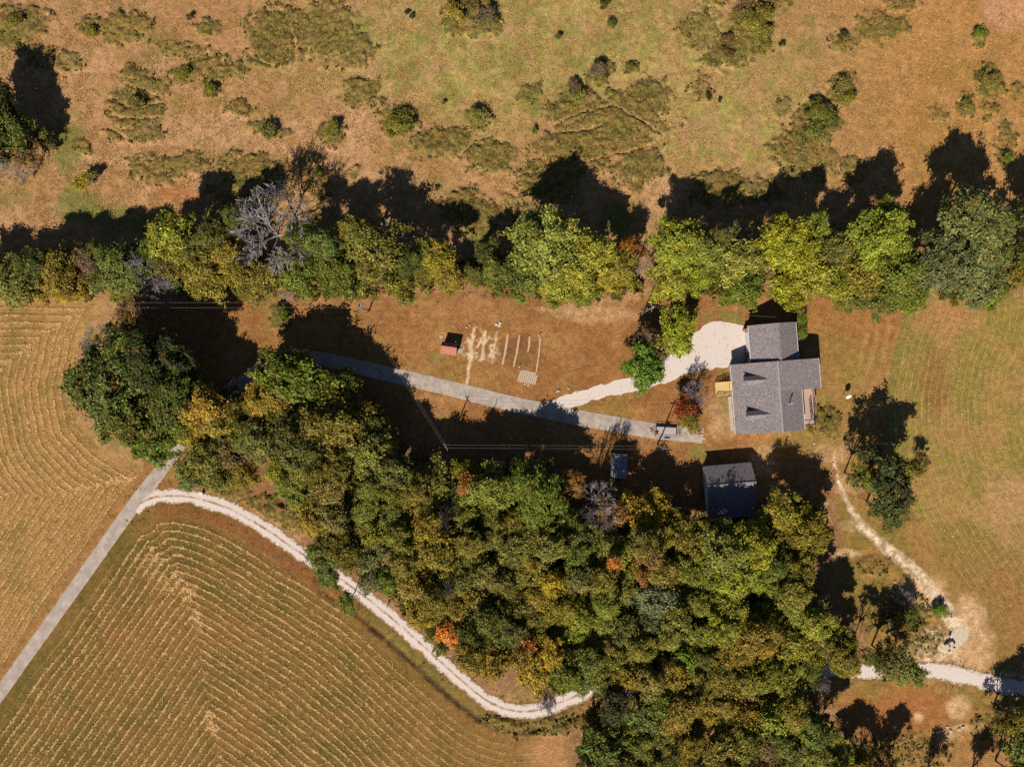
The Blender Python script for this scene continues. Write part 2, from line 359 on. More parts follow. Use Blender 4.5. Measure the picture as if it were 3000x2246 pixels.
# ------------------------------------------------------------------ materials
def nodes(name):
    m = bpy.data.materials.new(name); m.use_nodes = True
    nt = m.node_tree; b = nt.nodes["Principled BSDF"]; b.inputs["Roughness"].default_value = .85
    try: b.inputs["Specular IOR Level"].default_value = .2
    except KeyError: pass
    return m, nt, b
def N(nt, t, **k):
    n = nt.nodes.new(t)
    for a, v in k.items():
        if a.startswith("i_"): n.inputs[a[2:].replace("_", " ")].default_value = v
        else: setattr(n, a, v)
    return n
def mat_noise(name, c1, c2, scale=3.0, detail=5.0, rough=.85, lo=.35, hi=.65, bump=.3, bdist=.02, c3=None, s3=20.0, metal=0.0, stretch=None):
    m, nt, b = nodes(name); L = nt.links.new
    tc = N(nt, "ShaderNodeTexCoord"); src = tc.outputs["Object"]
    if stretch:
        mp = N(nt, "ShaderNodeMapping"); mp.inputs["Scale"].default_value = stretch; L(src, mp.inputs[0]); src = mp.outputs[0]
    n = N(nt, "ShaderNodeTexNoise", i_Scale=scale, i_Detail=detail, i_Roughness=.6); L(src, n.inputs["Vector"])
    r = N(nt, "ShaderNodeMapRange"); r.inputs[1].default_value = lo; r.inputs[2].default_value = hi; L(n.outputs[0], r.inputs[0])
    mx = N(nt, "ShaderNodeMix", data_type='RGBA'); mx.inputs[6].default_value = c1; mx.inputs[7].default_value = c2; L(r.outputs[0], mx.inputs[0])
    out = mx.outputs[2]
    if c3:
        n3 = N(nt, "ShaderNodeTexNoise", i_Scale=s3, i_Detail=2.0); L(src, n3.inputs["Vector"])
        r3 = N(nt, "ShaderNodeMapRange"); r3.inputs[1].default_value = .56; r3.inputs[2].default_value = .64; L(n3.outputs[0], r3.inputs[0])
        m3 = N(nt, "ShaderNodeMix", data_type='RGBA'); m3.inputs[7].default_value = c3; L(out, m3.inputs[6]); L(r3.outputs[0], m3.inputs[0]); out = m3.outputs[2]
    L(out, b.inputs["Base Color"]); b.inputs["Roughness"].default_value = rough; b.inputs["Metallic"].default_value = metal
    if bump:
        bp = N(nt, "ShaderNodeBump"); bp.inputs["Strength"].default_value = bump; bp.inputs["Distance"].default_value = bdist
        L(n.outputs[0], bp.inputs["Height"]); L(bp.outputs[0], b.inputs["Normal"])
    return m

def ground_material():
    m, nt, b = nodes("ground_soil_and_grass"); L = nt.links.new
    tc = N(nt, "ShaderNodeTexCoord"); P = tc.outputs["Object"]
    col = N(nt, "ShaderNodeAttribute", attribute_name="Col").outputs["Color"]
    ru = N(nt, "ShaderNodeAttribute", attribute_name="rowu").outputs["Fac"]
    ra = N(nt, "ShaderNodeAttribute", attribute_name="rowa").outputs["Fac"]
    ms = N(nt, "ShaderNodeAttribute", attribute_name="mess").outputs["Fac"]
    pm = N(nt, "ShaderNodeAttribute", attribute_name="brush").outputs["Fac"]
    def noise(s, d=4.0, r=.6):
        n = N(nt, "ShaderNodeTexNoise", i_Scale=s, i_Detail=d, i_Roughness=r); L(P, n.inputs["Vector"]); return n.outputs[0]
    def rng_(x, a, c, lo=0.0, hi=1.0):
        r = N(nt, "ShaderNodeMapRange"); L(x, r.inputs[0])
        for i, v in enumerate((a, c, lo, hi)): r.inputs[i+1].default_value = v
        return r.outputs[0]
    def mth(op, x, y=None, clamp=False):
        n = N(nt, "ShaderNodeMath", operation=op); n.use_clamp = clamp
        for i, v in enumerate((x, y)):
            if v is None: continue
            if isinstance(v, (int, float)): n.inputs[i].default_value = v
            else: L(v, n.inputs[i])
        return n.outputs[0]
    def mixc(f, A, B):
        n = N(nt, "ShaderNodeMix", data_type='RGBA'); L(f, n.inputs[0])
        for i, v in ((6, A), (7, B)):
            if isinstance(v, tuple): n.inputs[i].default_value = v
            else: L(v, n.inputs[i])
        return n.outputs[2]
    fine = noise(2.6, 3.0, .7); mid = noise(.75, 5.0, .7)
    f = mth('MULTIPLY', rng_(fine, .3, .7, .62, 1.34), rng_(mid, .3, .7, .72, 1.28))
    sc = N(nt, "ShaderNodeVectorMath", operation='SCALE'); L(col, sc.inputs[0]); L(f, sc.inputs["Scale"])
    c = sc.outputs[0]
    # green shoots between the dry stalks, pale stones
    c = mixc(mth('MULTIPLY', rng_(noise(1.5, 4.0, .7), .52, .64), .38), c, C(104,100,38))
    c = mixc(mth('MULTIPLY', rng_(noise(3.6, 1.0), .68, .75), .6), c, C(226,190,150))
    pb = mth('MULTIPLY', pm, rng_(noise(1.7, 4.0, .75), .50, .60), True); c = mixc(mth('MULTIPLY', pb, .75), c, C(74,70,26))
    py_ = mth('MULTIPLY', pm, rng_(noise(2.1, 4.0, .75), .55, .63), True); c = mixc(mth('MULTIPLY', py_, .6), c, C(178,152,84))
    # lines of cut straw
    wob = mth('MULTIPLY', mth('SUBTRACT', noise(2.2, 4.0), .5), .22)
    ph = mth('ADD', ru, wob)
    tri = mth('ABSOLUTE', mth('SUBTRACT', mth('FRACT', ph), .5))
    near = mth('POWER', rng_(tri, .45, .0), 2.6)                    # 1 on the line of straw, 0 between
    fib = noise(2.3, 4.0, .8); big = rng_(noise(.35, 5.0, .7), .3, .7, -.26, .26); cl = rng_(noise(.9, 4.0, .7), .3, .7, -.24, .24)
    val = mth('ADD', mth('ADD', mth('MULTIPLY', near, .66), mth('MULTIPLY', fib, 1.7)), mth('ADD', big, cl))
    val = mth('ADD', val, mth('MULTIPLY', ms, .42))
    line = mth('MULTIPLY', rng_(val, 1.12, 1.36), ra, True)
    dark = mth('MULTIPLY', mth('MULTIPLY', rng_(mth('ABSOLUTE', mth('SUBTRACT', mth('FRACT', mth('ADD', ph, .27)), .5)), .22, .0), ra), .34)  # shadow along one side of each straw line, painted into the colour
    c = mixc(dark, c, C(76,62,22))
    straw = mixc(rng_(fib, .35, .65), C(196,138,80), C(246,194,128))
    c = mixc(mth('MULTIPLY', line, .78), c, straw)
    clump = mth('MULTIPLY', ra, 0.0)
    L(c, b.inputs["Base Color"]); b.inputs["Roughness"].default_value = .95
    hgt = mth('ADD', mth('ADD', mth('MULTIPLY', fine, .6), mth('MULTIPLY', mid, .8)), mth('MULTIPLY', mth('ADD', line, clump), .5))
    bp = N(nt, "ShaderNodeBump"); bp.inputs["Strength"].default_value = .9; bp.inputs["Distance"].default_value = .22
    L(hgt, bp.inputs["Height"]); L(bp.outputs[0], b.inputs["Normal"])
    return m

def attr_mat(name, rough=.9, transl=0.0, vary=.25):
    m, nt, b = nodes(name); L = nt.links.new
    a = N(nt, "ShaderNodeAttribute", attribute_name="Col")
    L(a.outputs["Color"], b.inputs["Base Color"]); b.inputs["Roughness"].default_value = rough
    if transl:
        tr = N(nt, "ShaderNodeBsdfTranslucent"); L(a.outputs["Color"], tr.inputs[0])
        mx = N(nt, "ShaderNodeMixShader"); mx.inputs[0].default_value = transl
        L(b.outputs[0], mx.inputs[1]); L(tr.outputs[0], mx.inputs[2]); L(mx.outputs[0], nt.nodes["Material Output"].inputs[0])
    return m

def leaf_material():
    """foliage: the tree's own colour (object colour) varied per leaf and per bough"""
    m, nt, b = nodes("foliage"); L = nt.links.new
    oi = N(nt, "ShaderNodeObjectInfo"); lf = N(nt, "ShaderNodeAttribute", attribute_name="leaf").outputs["Fac"]; lb = N(nt, "ShaderNodeAttribute", attribute_name="bough").outputs["Fac"]
    hs = N(nt, "ShaderNodeHueSaturation"); L(oi.outputs["Color"], hs.inputs["Color"])
    def rr(x, lo, hi):
        r = N(nt, "ShaderNodeMapRange"); L(x, r.inputs[0]); r.inputs[3].default_value = lo; r.inputs[4].default_value = hi; return r.outputs[0]
    tc = N(nt, "ShaderNodeTexCoord"); no = N(nt, "ShaderNodeTexNoise", i_Scale=2.2, i_Detail=3.0); L(tc.outputs["Object"], no.inputs["Vector"])
    ad = N(nt, "ShaderNodeVectorMath", operation='ADD'); L(tc.outputs["Object"], ad.inputs[0])
    rs = N(nt, "ShaderNodeMath", operation='MULTIPLY'); L(oi.outputs["Random"], rs.inputs[0]); rs.inputs[1].default_value = 40.0
    L(rs.outputs[0], ad.inputs[1]); L(ad.outputs[0], no.inputs["Vector"])
    r2 = N(nt, "ShaderNodeMapRange"); L(no.outputs[0], r2.inputs[0])
    for i, v in enumerate((.3, .7, .488, .507)): r2.inputs[i+1].default_value = v
    L(r2.outputs[0], hs.inputs["Hue"])
    n2 = N(nt, "ShaderNodeTexNoise", i_Scale=3.1, i_Detail=3.0); L(ad.outputs[0], n2.inputs["Vector"])
    r4 = N(nt, "ShaderNodeMapRange"); L(n2.outputs[0], r4.inputs[0])
    for i, v in enumerate((.57, .70, 0.0, .42)): r4.inputs[i+1].default_value = v
    mg = N(nt, "ShaderNodeMix", data_type='RGBA'); L(r4.outputs[0], mg.inputs[0]); L(oi.outputs["Color"], mg.inputs[6]); mg.inputs[7].default_value = C(188,122,50); L(mg.outputs[2], hs.inputs["Color"])
    mu = N(nt, "ShaderNodeMath", operation='MULTIPLY'); L(rr(lf, .5, 1.55), mu.inputs[0]); L(rr(lb, .50, 1.40), mu.inputs[1])
    L(mu.outputs[0], hs.inputs["Value"]); hs.inputs["Saturation"].default_value = 1.0
    L(hs.outputs[0], b.inputs["Base Color"]); b.inputs["Roughness"].default_value = .6
    tr = N(nt, "ShaderNodeBsdfTranslucent"); L(hs.outputs[0], tr.inputs[0])
    mx = N(nt, "ShaderNodeMixShader"); mx.inputs[0].default_value = .25
    L(b.outputs[0], mx.inputs[1]); L(tr.outputs[0], mx.inputs[2]); L(mx.outputs[0], nt.nodes["Material Output"].inputs[0])
    return m

M = {}
M['ground'] = ground_material(); M['tuft'] = attr_mat("dry_grass", .9, .15); M['leaf'] = leaf_material()
M['asphalt'] = mat_noise("worn_pale_asphalt", C(196,176,158), C(168,148,132), .55, 12, .95, .35, .65, .3, .01, C(172,150,128), .5)
M['gravel'] = mat_noise("white_crushed_stone", C(234,216,200), C(218,196,178), 5, 8, .95, .35, .65, .5, .03, C(206,180,158), 8)
M['bark'] = mat_noise("bark", C(120,104,92), C(84,70,60), 6, 4, .95)
M['deadwood'] = mat_noise("bare_grey_wood", C(184,168,156), C(140,124,114), 6, 3, .9, bump=0)
M['shingle'] = mat_noise("grey_brown_shingles", C(142,128,122), C(118,105,101), 2.6, 6, .9, .38, .62, .4, .02, C(172,158,152), 4.6)
M['siding'] = mat_noise("tan_siding", C(206,178,150), C(192,164,138), 1.5, 3, .8, bump=.2, stretch=(1, 1, 12))
M['white'] = mat_noise("white_paint", C(236,230,222), C(222,214,204), 4, 3, .6, bump=0)
M['glass'] = mat_noise("window_glass", C(40,46,56), C(60,70,84), 1, 2, .15, bump=0)
M['newwood'] = mat_noise("new_yellow_pine", C(244,206,140), C(222,180,112), 5, 5, .7, bump=.2, stretch=(8, 1, 1))
M['oldwood'] = mat_noise("weathered_deck_boards", C(206,172,152), C(182,146,128), 4, 5, .8, bump=.3, stretch=(7, 1, 1))
M['greywood'] = mat_noise("grey_boards", C(206,190,176), C(170,152,142), 4, 5, .85, bump=.3, stretch=(1, 8, 1))
M['steel'] = mat_noise("black_painted_steel", C(44,42,44), C(60,54,52), 9, 3, .5, bump=0)
M['tyre'] = mat_noise("tyre_rubber", C(34,32,32), C(48,44,42), 9, 3, .9, bump=0)
M['galv'] = mat_noise("galvanised_metal", C(196,200,206), C(166,170,178), 6, 3, .45, bump=0, metal=.3)
M['redroof'] = mat_noise("rust_red_metal_roof", C(186,112,86), C(160,92,70), 2.2, 6, .7, .35, .65, .35, .02, C(196,130,100), 5, stretch=(5, 1, 1))
M['shedwall'] = mat_noise("weathered_red_boards", C(120,72,58), C(92,56,46), 4, 4, .9, stretch=(6, 6, 1))
M['tarp'] = mat_noise("grey_tarpaulin", C(150,144,142), C(112,108,110), 2.5, 6, .6, .35, .65, .5, .05, C(200,190,184), 3)
M['concrete'] = mat_noise("concrete", C(222,200,174), C(200,176,148), 2.5, 7, .9, .35, .65, .3, .01, C(180,150,120), 4)
M['wire'] = mat_noise("aluminium_wire", C(160,146,134), C(140,126,116), 2, 2, .5, bump=0)
M['pole'] = mat_noise("grey_pole_wood", C(150,138,130), C(118,104,96), 5, 4, .9, stretch=(3, 3, 1))
M['stone'] = mat_noise("pale_limestone", C(226,206,186), C(190,166,146), 3, 5, .95)
M['redpaint'] = mat_noise("red_paint", C(190,60,56), C(160,44,40), 5, 2, .5, bump=0)
M['log'] = mat_noise("split_firewood", C(222,178,136), C(150,98,70), 3.5, 3, .9, .42, .55)
M['mulch'] = mat_noise("straw_mulch", C(216,182,144), C(190,154,116), 6, 4)
M['brick'] = mat_noise("brick", C(196,128,104), C(160,96,78), 5, 3, .9)

# ------------------------------------------------------------------ ground sheet
def axis(lo, hi, step):
    core = np.arange(lo, hi+1e-6, step); out = []; d = step; x = hi
    while x < 2500: d *= 1.35; x += d; out.append(x)
    out = np.array(out); return np.concatenate([-(out-hi)[::-1]+lo, core, out])
gx = axis(-121, 121, .3); gy = axis(-94, 94, .3)
GX, GY = np.meshgrid(gx, gy, indexing='xy'); fx = GX.ravel(); fy = GY.ravel()
pxx = fx/S+1500; pyy = 1123-fy/S
pxc = np.clip(pxx, -400, 3400); pyc = np.clip(pyy, -400, 2700)
colr, ru_, ra_, ms_, pm_, dk_ = ground_colour(pxc, pyc)
zz = pm_*(.05+.75*fbm(pxx, pyy, 18, 200, 2)**1.5+.45*vnoise(pxx, pyy, 6, 210))*1.0
ditch = np.exp(-((polydist(pxc, pyc, TP[66:150])-58)/7.0)**2)*(pyc > np.interp(pxc, [p[0] for p in TP], [p[1] for p in TP]))
zz = zz-ditch*.35*(.4+vnoise(pxx, pyy, 16, 220))
inner = ((np.abs(fx) < 125) & (np.abs(fy) < 98))
zz = np.where(inner, zz+.05*vnoise(pxx, pyy, 8, 230)*np.clip(pm_+.3, 0, 1), 0)
near_road = np.minimum(polydist(pxc, pyc, LP)-20, polydist(pxc, pyc, TP)-22)
zz = np.where(near_road < 6, np.minimum(zz, 0)*0, zz)-.03
nx, ny = len(gx), len(gy)
idx = np.arange(nx*ny).reshape(ny, nx)
Fq = np.stack([idx[:-1, :-1], idx[:-1, 1:], idx[1:, 1:], idx[1:, :-1]], -1).reshape(-1, 4)
gm = mesh_np("ground", np.stack([fx, fy, zz], 1), Fq, M['ground'], {
    "Col": ('FLOAT_COLOR', 'POINT', np.concatenate([colr, np.ones((len(colr), 1))], 1)),
    "rowu": ('FLOAT', 'POINT', ru_), "rowa": ('FLOAT', 'POINT', np.where(inner, ra_, 0)), "mess": ('FLOAT', 'POINT', ms_), "brush": ('FLOAT', 'POINT', pm_)}, smooth=True)
tag(link("ground", gm), kind='structure')

# ------------------------------------------------------------------ roads as ragged sheets
def ribbon(name, pts_px, widths, mat, z, rag=.12, across=9, seed=1, kind='structure'):
    P = np.array([inv(p[0], p[1]) for p in pts_px])
    d = np.cumsum(np.r_[0, np.hypot(*(P[1:]-P[:-1]).T)]); n = max(4, int(d[-1]/.35)); t = np.linspace(0, d[-1], n)
    Q = np.stack([np.interp(t, d, P[:, 0]), np.interp(t, d, P[:, 1])], 1)
    W = np.interp(t, np.linspace(0, d[-1], len(widths)), widths)
    T = np.gradient(Q, axis=0); T /= np.linalg.norm(T, axis=1)[:, None]; Nn = np.stack([-T[:, 1], T[:, 0]], 1)
    V = []; UV = []
    l = W/2+rag*(fbm(t, t*0, 1.6, seed, 3)-.5)*4; r = W/2+rag*(fbm(t, t*0+50, 1.6, seed+5, 3)-.5)*4
    for k in range(across):
        f = k/(across-1)*2-1
        o = np.where(f < 0, f*r, f*l); q = Q+Nn*o[:, None]
        zc = z+.025*(1-abs(f))
        V.append(np.c_[q, np.full(n, zc)]); UV.append(np.c_[np.full(n, f), t])
    V = np.array(V).transpose(1, 0, 2).reshape(-1, 3); UV = np.array(UV).transpose(1, 0, 2).reshape(-1, 2)
    ii = np.arange(n*across).reshape(n, across)
    F = np.stack([ii[:-1, :-1], ii[:-1, 1:], ii[1:, 1:], ii[1:, :-1]], -1).reshape(-1, 4)[:, ::-1]
    me = mesh_np(name, V, F, mat, {"across": ('FLOAT', 'POINT', UV[:, 0]), "along": ('FLOAT', 'POINT', UV[:, 1])}, smooth=True)
    return tag(link(name, me), kind=kind)

def wheel_track_material():
    """white stone in two wheel tracks, a strip of grass and dirt between them"""
    m, nt, b = nodes("gravel_track"); L = nt.links.new
    a = N(nt, "ShaderNodeAttribute", attribute_name="across").outputs["Fac"]
    tc = N(nt, "ShaderNodeTexCoord")
    def noise(s, d=4.0):
        n = N(nt, "ShaderNodeTexNoise", i_Scale=s, i_Detail=d, i_Roughness=.65); L(tc.outputs["Object"], n.inputs["Vector"]); return n.outputs[0]
    def mth(op, x, y=None):
        n = N(nt, "ShaderNodeMath", operation=op); 
        for i, v in enumerate((x, y)):
            if v is None: continue
            if isinstance(v, (int, float)): n.inputs[i].default_value = v
            else: L(v, n.inputs[i])
        return n.outputs[0]
    def rg(x, lo, hi, c=0.0, d=1.0):
        r = N(nt, "ShaderNodeMapRange"); L(x, r.inputs[0])
        for i, v in enumerate((lo, hi, c, d)): r.inputs[i+1].default_value = v
        return r.outputs[0]
    def mixc(f, A, B):
        n = N(nt, "ShaderNodeMix", data_type='RGBA'); L(f, n.inputs[0])
        for i, v in ((6, A), (7, B)):
            if isinstance(v, tuple): n.inputs[i].default_value = v
            else: L(v, n.inputs[i])
        return n.outputs[2]
    base = mixc(rg(noise(4.0, 8.0), .35, .65), C(238,218,202), C(208,182,162))
    mid = rg(mth('ADD', mth('ABSOLUTE', a), mth('MULTIPLY', mth('SUBTRACT', noise(.9), .5), .55)), .0, .20, 1.0, 0.0)
    mid = mth('MULTIPLY', mid, rg(noise(.3, 4.0), .38, .52, .15, 1.0))
    al = N(nt, "ShaderNodeAttribute", attribute_name="along").outputs["Fac"]; mid = mth('MULTIPLY', mid, rg(al, 135.0, 165.0, 1.0, 0.0))
    c = mixc(mid, base, mixc(noise(6.0), C(128,98,64), C(168,130,92)))
    edge = rg(mth('ADD', mth('ABSOLUTE', a), mth('MULTIPLY', mth('SUBTRACT', noise(1.6, 6.0), .5), 1.5)), .66, .98)
    c = mixc(edge, c, mixc(noise(5.0), C(150,112,70), C(122,104,56)))
    L(c, b.inputs["Base Color"]); b.inputs["Roughness"].default_value = .95
    bp = N(nt, "ShaderNodeBump"); bp.inputs["Strength"].default_value = .6; bp.inputs["Distance"].default_value = .05; L(noise(5.0, 6.0), bp.inputs["Height"]); L(bp.outputs[0], b.inputs["Normal"])
    return m
M['track'] = wheel_track_material()
ribbon("gravel_track", TP, [3.4,3.4,3.5,3.4,3.3,3.4,3.4,3.6,3.6,3.4,3.3,3.4,3.6,3.8,4.0,4.0,4.2], M['track'], .004, .26, 13, 3)
ribbon("paved_lane", LP, [2.75,2.75,2.75,2.8,2.9,3.0,3.0,3.1,3.3,3.4,3.4,3.4], M['asphalt'], .016, .035, 9, 8)

def sheet(name, outline_px, mat, z, rag=.1, step=.35, seed=2):
    """a flat sheet with a ragged outline, cut on a fine grid"""
    P = np.array([inv(*p) for p in outline_px]); out = []
    for a, b_ in zip(P, np.roll(P, -1, 0)):
        n = max(1, int(np.hypot(*(b_-a))/step))
        for k in range(n): out.append(a+(b_-a)*k/n)
    out = np.array(out); c = out.mean(0)
    t = np.arange(len(out))*step
    off = (fbm(t, t*0, 1.3, seed, 3)-.5)*4*rag; T = np.roll(out, -1, 0)-np.roll(out, 1, 0); T /= np.linalg.norm(T, axis=1)[:, None]+1e-9
    out = out+np.stack([-T[:, 1], T[:, 0]], 1)*off[:, None]
    me = bpy.data.meshes.new(name); me.from_pydata([(x, y, z) for x, y in out], [], [list(range(len(out)))]); me.update()
    if me.polygons[0].normal.z < 0: me.flip_normals()
    me.materials.append(mat)
    return tag(link(name, me), kind='structure')
sheet("gravel_driveway", [(1560,1196),(1592,1183),(1640,1160),(1700,1145),(1770,1124),(1840,1106),(1900,1080),(1950,1050),(1992,1024),(2030,985),(2060,950),(2085,941),(2112,939),(2150,950),(2186,955),(2190,1068),(2132,1078),(2076,1081),(2006,1097),(1969,1116),(1925,1128),(1830,1150),(1743,1171),(1690,1188),(1657,1200),(1640,1214),(1600,1206)], M['gravel'], .0, .26)
for a, b_, w in (((1488,979),(1472,1068),.42),((1522,981),(1505,1074),.42),((1552,986),(1546,1031),.4),((1583,990),(1571,1090),.36)):
    ribbon("straw_garden_row", [a, ((a[0]+b_[0])/2+1.5, (a[1]+b_[1])/2), b_], [w, w*1.1, w*.8], M['mulch'], .004, .05, 3, int(a[0]))

# ------------------------------------------------------------------ small growth: grass and brush that nobody could count
def quads(cent, a, b_, cols):
    n = len(cent)
    V = np.empty((n, 4, 3), np.float32)
    V[:, 0] = cent-a-b_; V[:, 1] = cent+a-b_; V[:, 2] = cent+a+b_; V[:, 3] = cent-a+b_
    return V.reshape(-1, 3), np.arange(n*4).reshape(n, 4), np.repeat(np.c_[cols, np.ones(n)], 4, 0)
def growth(name, n, wfun, size, height, palette, seed, box=(-20, 3020, -20, 2266), blades=3, z0=0.0):
    r = np.random.default_rng(seed)
    px = r.uniform(box[0], box[1], n*4); py = r.uniform(box[2], box[3], n*4)
    w = wfun(px, py); keep = r.random(n*4) < w; px = px[keep][:n]; py = py[keep][:n]
    n = len(px); px = np.repeat(px, blades)+r.normal(0, 2.0, n*blades); py = np.repeat(py, blades)+r.normal(0, 2.0, n*blades); n = len(px)
    x = (px-1500)*S; y = (1123-py)*S
    h = height*r.uniform(.4, 1.2, n); th = r.uniform(0, 2*math.pi, n); lean = r.uniform(.7, 1.35, n)
    up = np.stack([np.cos(th)*np.sin(lean), np.sin(th)*np.sin(lean), np.cos(lean)], 1)
    side = np.stack([-np.sin(th), np.cos(th), np.zeros(n)], 1)*(size*r.uniform(.4, 1.1, n))[:, None]
    c = np.stack([x, y, np.full(n, z0)+h*.5*np.cos(lean)], 1)
    pal = np.array([Cn(*q) for q in palette]); ci = r.integers(0, len(pal), n)
    col = pal[ci]*r.uniform(.7, 1.3, n)[:, None]
    V, F, CC = quads(c, side, up*(h*.5)[:, None], col)
    return mesh_np(name, V, F, M['tuft'], {"Col": ('FLOAT_COLOR', 'POINT', CC)})
def w_brush(px, py):
    m, dk = patchmask(px, py); return np.where((m > .3) & (np.minimum(polydist(px, py, TP), polydist(px, py, LP)) > 36), m*(.5+.5*dk)*sstep(.25, .5, fbm(px, py, 14, 300, 2)), 0)
def w_meadow(px, py): return (py < 700)*sstep(.42, .6, fbm(px, py, 24, 310, 3))*.5
def w_edge(px, py):
    d = polydist(px, py, TP); e = np.exp(-((d-34)/9.)**2)*.9
    e2 = np.exp(-((py-872-8*np.sin(px/60.))/9.)**2)*(px > 20); return np.clip(e+e2, 0, 1)*sstep(.4, .6, fbm(px, py, 30, 320, 3))
o = link("brush", growth("brush", 62000, w_brush, .19, .60, [(112,104,44),(134,122,56),(86,84,34),(150,116,58),(128,86,44),(70,74,32),(148,134,66)], 21, blades=4, z0=.12))
tag(o, "low brush and brambles in rounded olive patches over the tan meadow", "brush", kind='stuff')
o = link("meadow_grass", growth("meadow_grass", 60000, w_meadow, .09, .20, [(186,144,90),(160,138,76),(206,156,104),(140,124,60),(190,130,80)], 22, box=(-20, 3020, -20, 720), blades=2))
tag(o, "dry tufted meadow grass north of the tree line", "grass", kind='stuff')
o = link("verge_grass", growth("verge_grass", 12000, w_edge, .10, .35, [(128,116,54),(150,128,66),(104,100,44),(164,116,66)], 23, blades=3))
tag(o, "rough verge grass along the white track and hedge", "grass", kind='stuff')

def w_under(px, py):
    w = np.zeros(len(px))
    for W in (WOODS, WOODS_S): w = np.maximum(w, np.where(inpoly(px, py, W) & (polydist(px, py, W+[W[0]]) > 14), .8, 0))
    h_ = np.exp(-((py-812-10*np.sin(px/130.))/46.)**4)*((px < 1880) | (px > 1930)); w = np.maximum(w, h_*.8)
    w = np.maximum(w, (np.hypot((px-640)/100, (py-1300)/95) < 1)*.8)
    dl = np.minimum(polydist(px, py, LP), polydist(px, py, TP)); w = np.where(dl < 44, 0, w)
    w = np.where(np.hypot(px-2140, py-1430) < 110, 0, w)
    return w*sstep(.36, .55, fbm(px, py, 60, 350, 3))
o = link("undergrowth", growth("undergrowth", 34000, w_under, .26, 2.2, [(112,100,40),(92,96,36),(138,116,46),(70,80,30),(150,110,56),(120,84,50)], 24, blades=5))
tag(o, "tangled olive and brown undergrowth between the trees", "undergrowth", kind='stuff')

def w_lane(px, py):
    d = polydist(px, py, LP); return np.where(d < 19, .5, 0)*sstep(.55, .7, fbm(px, py, 18, 360, 2))
o = link("lane_weeds", growth("lane_weeds", 700, w_lane, .10, .10, [(170,116,66),(140,100,60),(150,128,70),(190,140,90)], 25, blades=3))
tag(o, "small brown weeds and leaves on the paved lane", "weeds", kind='stuff')

# cut straw lying in lines on the mown fields
def straw(n=330000, seed=31):
    r = np.random.default_rng(seed)
    px = r.uniform(-20, 3020, n); py = r.uniform(860, 2266, n)
    u, a, ms, f1, f2, f3 = rows(px, py)
    e = 2.0; gxx = rows(px+e, py)[0]-u; gyy = rows(px, py+e)[0]-u
    tri = np.abs(u-np.floor(u)-.5); pr = (np.exp(-(tri/.12)**2)+.10)*a*np.where(f3, .35, 1)+ms*a*.5
    keep = r.random(n) < np.clip(pr*(.25+.75*sstep(.35, .6, fbm(px, py, 12, 330, 2))), 0, 1)
    px, py, gxx, gyy = px[keep], py[keep], gxx[keep], gyy[keep]; m = len(px)
    ang = np.arctan2(gxx, gyy)+r.normal(0, .8, m)         # along the row, world axes
    L_ = r.uniform(.08, .30, m); Wd = r.uniform(.025, .06, m); z = r.uniform(.02, .10, m); tilt = r.normal(0, .15, m)
    a_ = np.stack([np.cos(ang), np.sin(ang), tilt], 1)*L_[:, None]; b_ = np.stack([-np.sin(ang), np.cos(ang), r.normal(0, .3, m)], 1)*Wd[:, None]
    c = np.stack([(px-1500)*S, (1123-py)*S, z], 1)
    pal = np.array([Cn(226,178,116), Cn(206,154,96), Cn(238,200,140), Cn(190,134,84)]); col = pal[r.integers(0, 4, m)]*r.uniform(.8, 1.15, m)[:, None]
    V, F, CC = quads(c, a_, b_, col)
    return mesh_np("cut_straw", V, F, M['tuft'], {"Col": ('FLOAT_COLOR', 'POINT', CC)})
tag(link("cut_straw", straw()), "pale cut straw lying in long lines over the mown fields", "straw", kind='stuff')

# fallen leaves and chips on the lane, the lawn by the trees and the drive
def litter(n=26000, seed=41):
    r = np.random.default_rng(seed)
    px = r.uniform(600, 2700, n*3); py = r.uniform(850, 1620, n*3)
    w = .12+.9*np.exp(-((py-895)/30.)**2)*(px > 1400)+.5*np.exp(-(polydist(px, py, [(1200,1200),(1600,1330),(2200,1520),(2480,1400)])/70.)**2)+.35*(polydist(px, py, LP) < 26)*.3
    keep = r.random(n*3) < w*.6; px, py = px[keep], py[keep]; m = len(px); th = r.uniform(0, 6.28, m); s_ = r.uniform(.03, .085, m)
    a_ = np.stack([np.cos(th), np.sin(th), r.normal(0, .3, m)], 1)*s_[:, None]; b_ = np.stack([-np.sin(th), np.cos(th), r.normal(0, .3, m)], 1)*s_[:, None]*.8
    c = np.stack([(px-1500)*S, (1123-py)*S, np.full(m, .06)], 1)
    pal = np.array([Cn(206,140,86), Cn(170,104,62), Cn(226,180,120), Cn(140,90,56)]); col = pal[r.integers(0, 4, m)]
    V, F, CC = quads(c, a_, b_, col)
    return mesh_np("fallen_leaves", V, F, M['tuft'], {"Col": ('FLOAT_COLOR', 'POINT', CC)})
tag(link("fallen_leaves", litter()), "dry fallen leaves scattered over the lawn and lane", "leaves", kind='stuff')

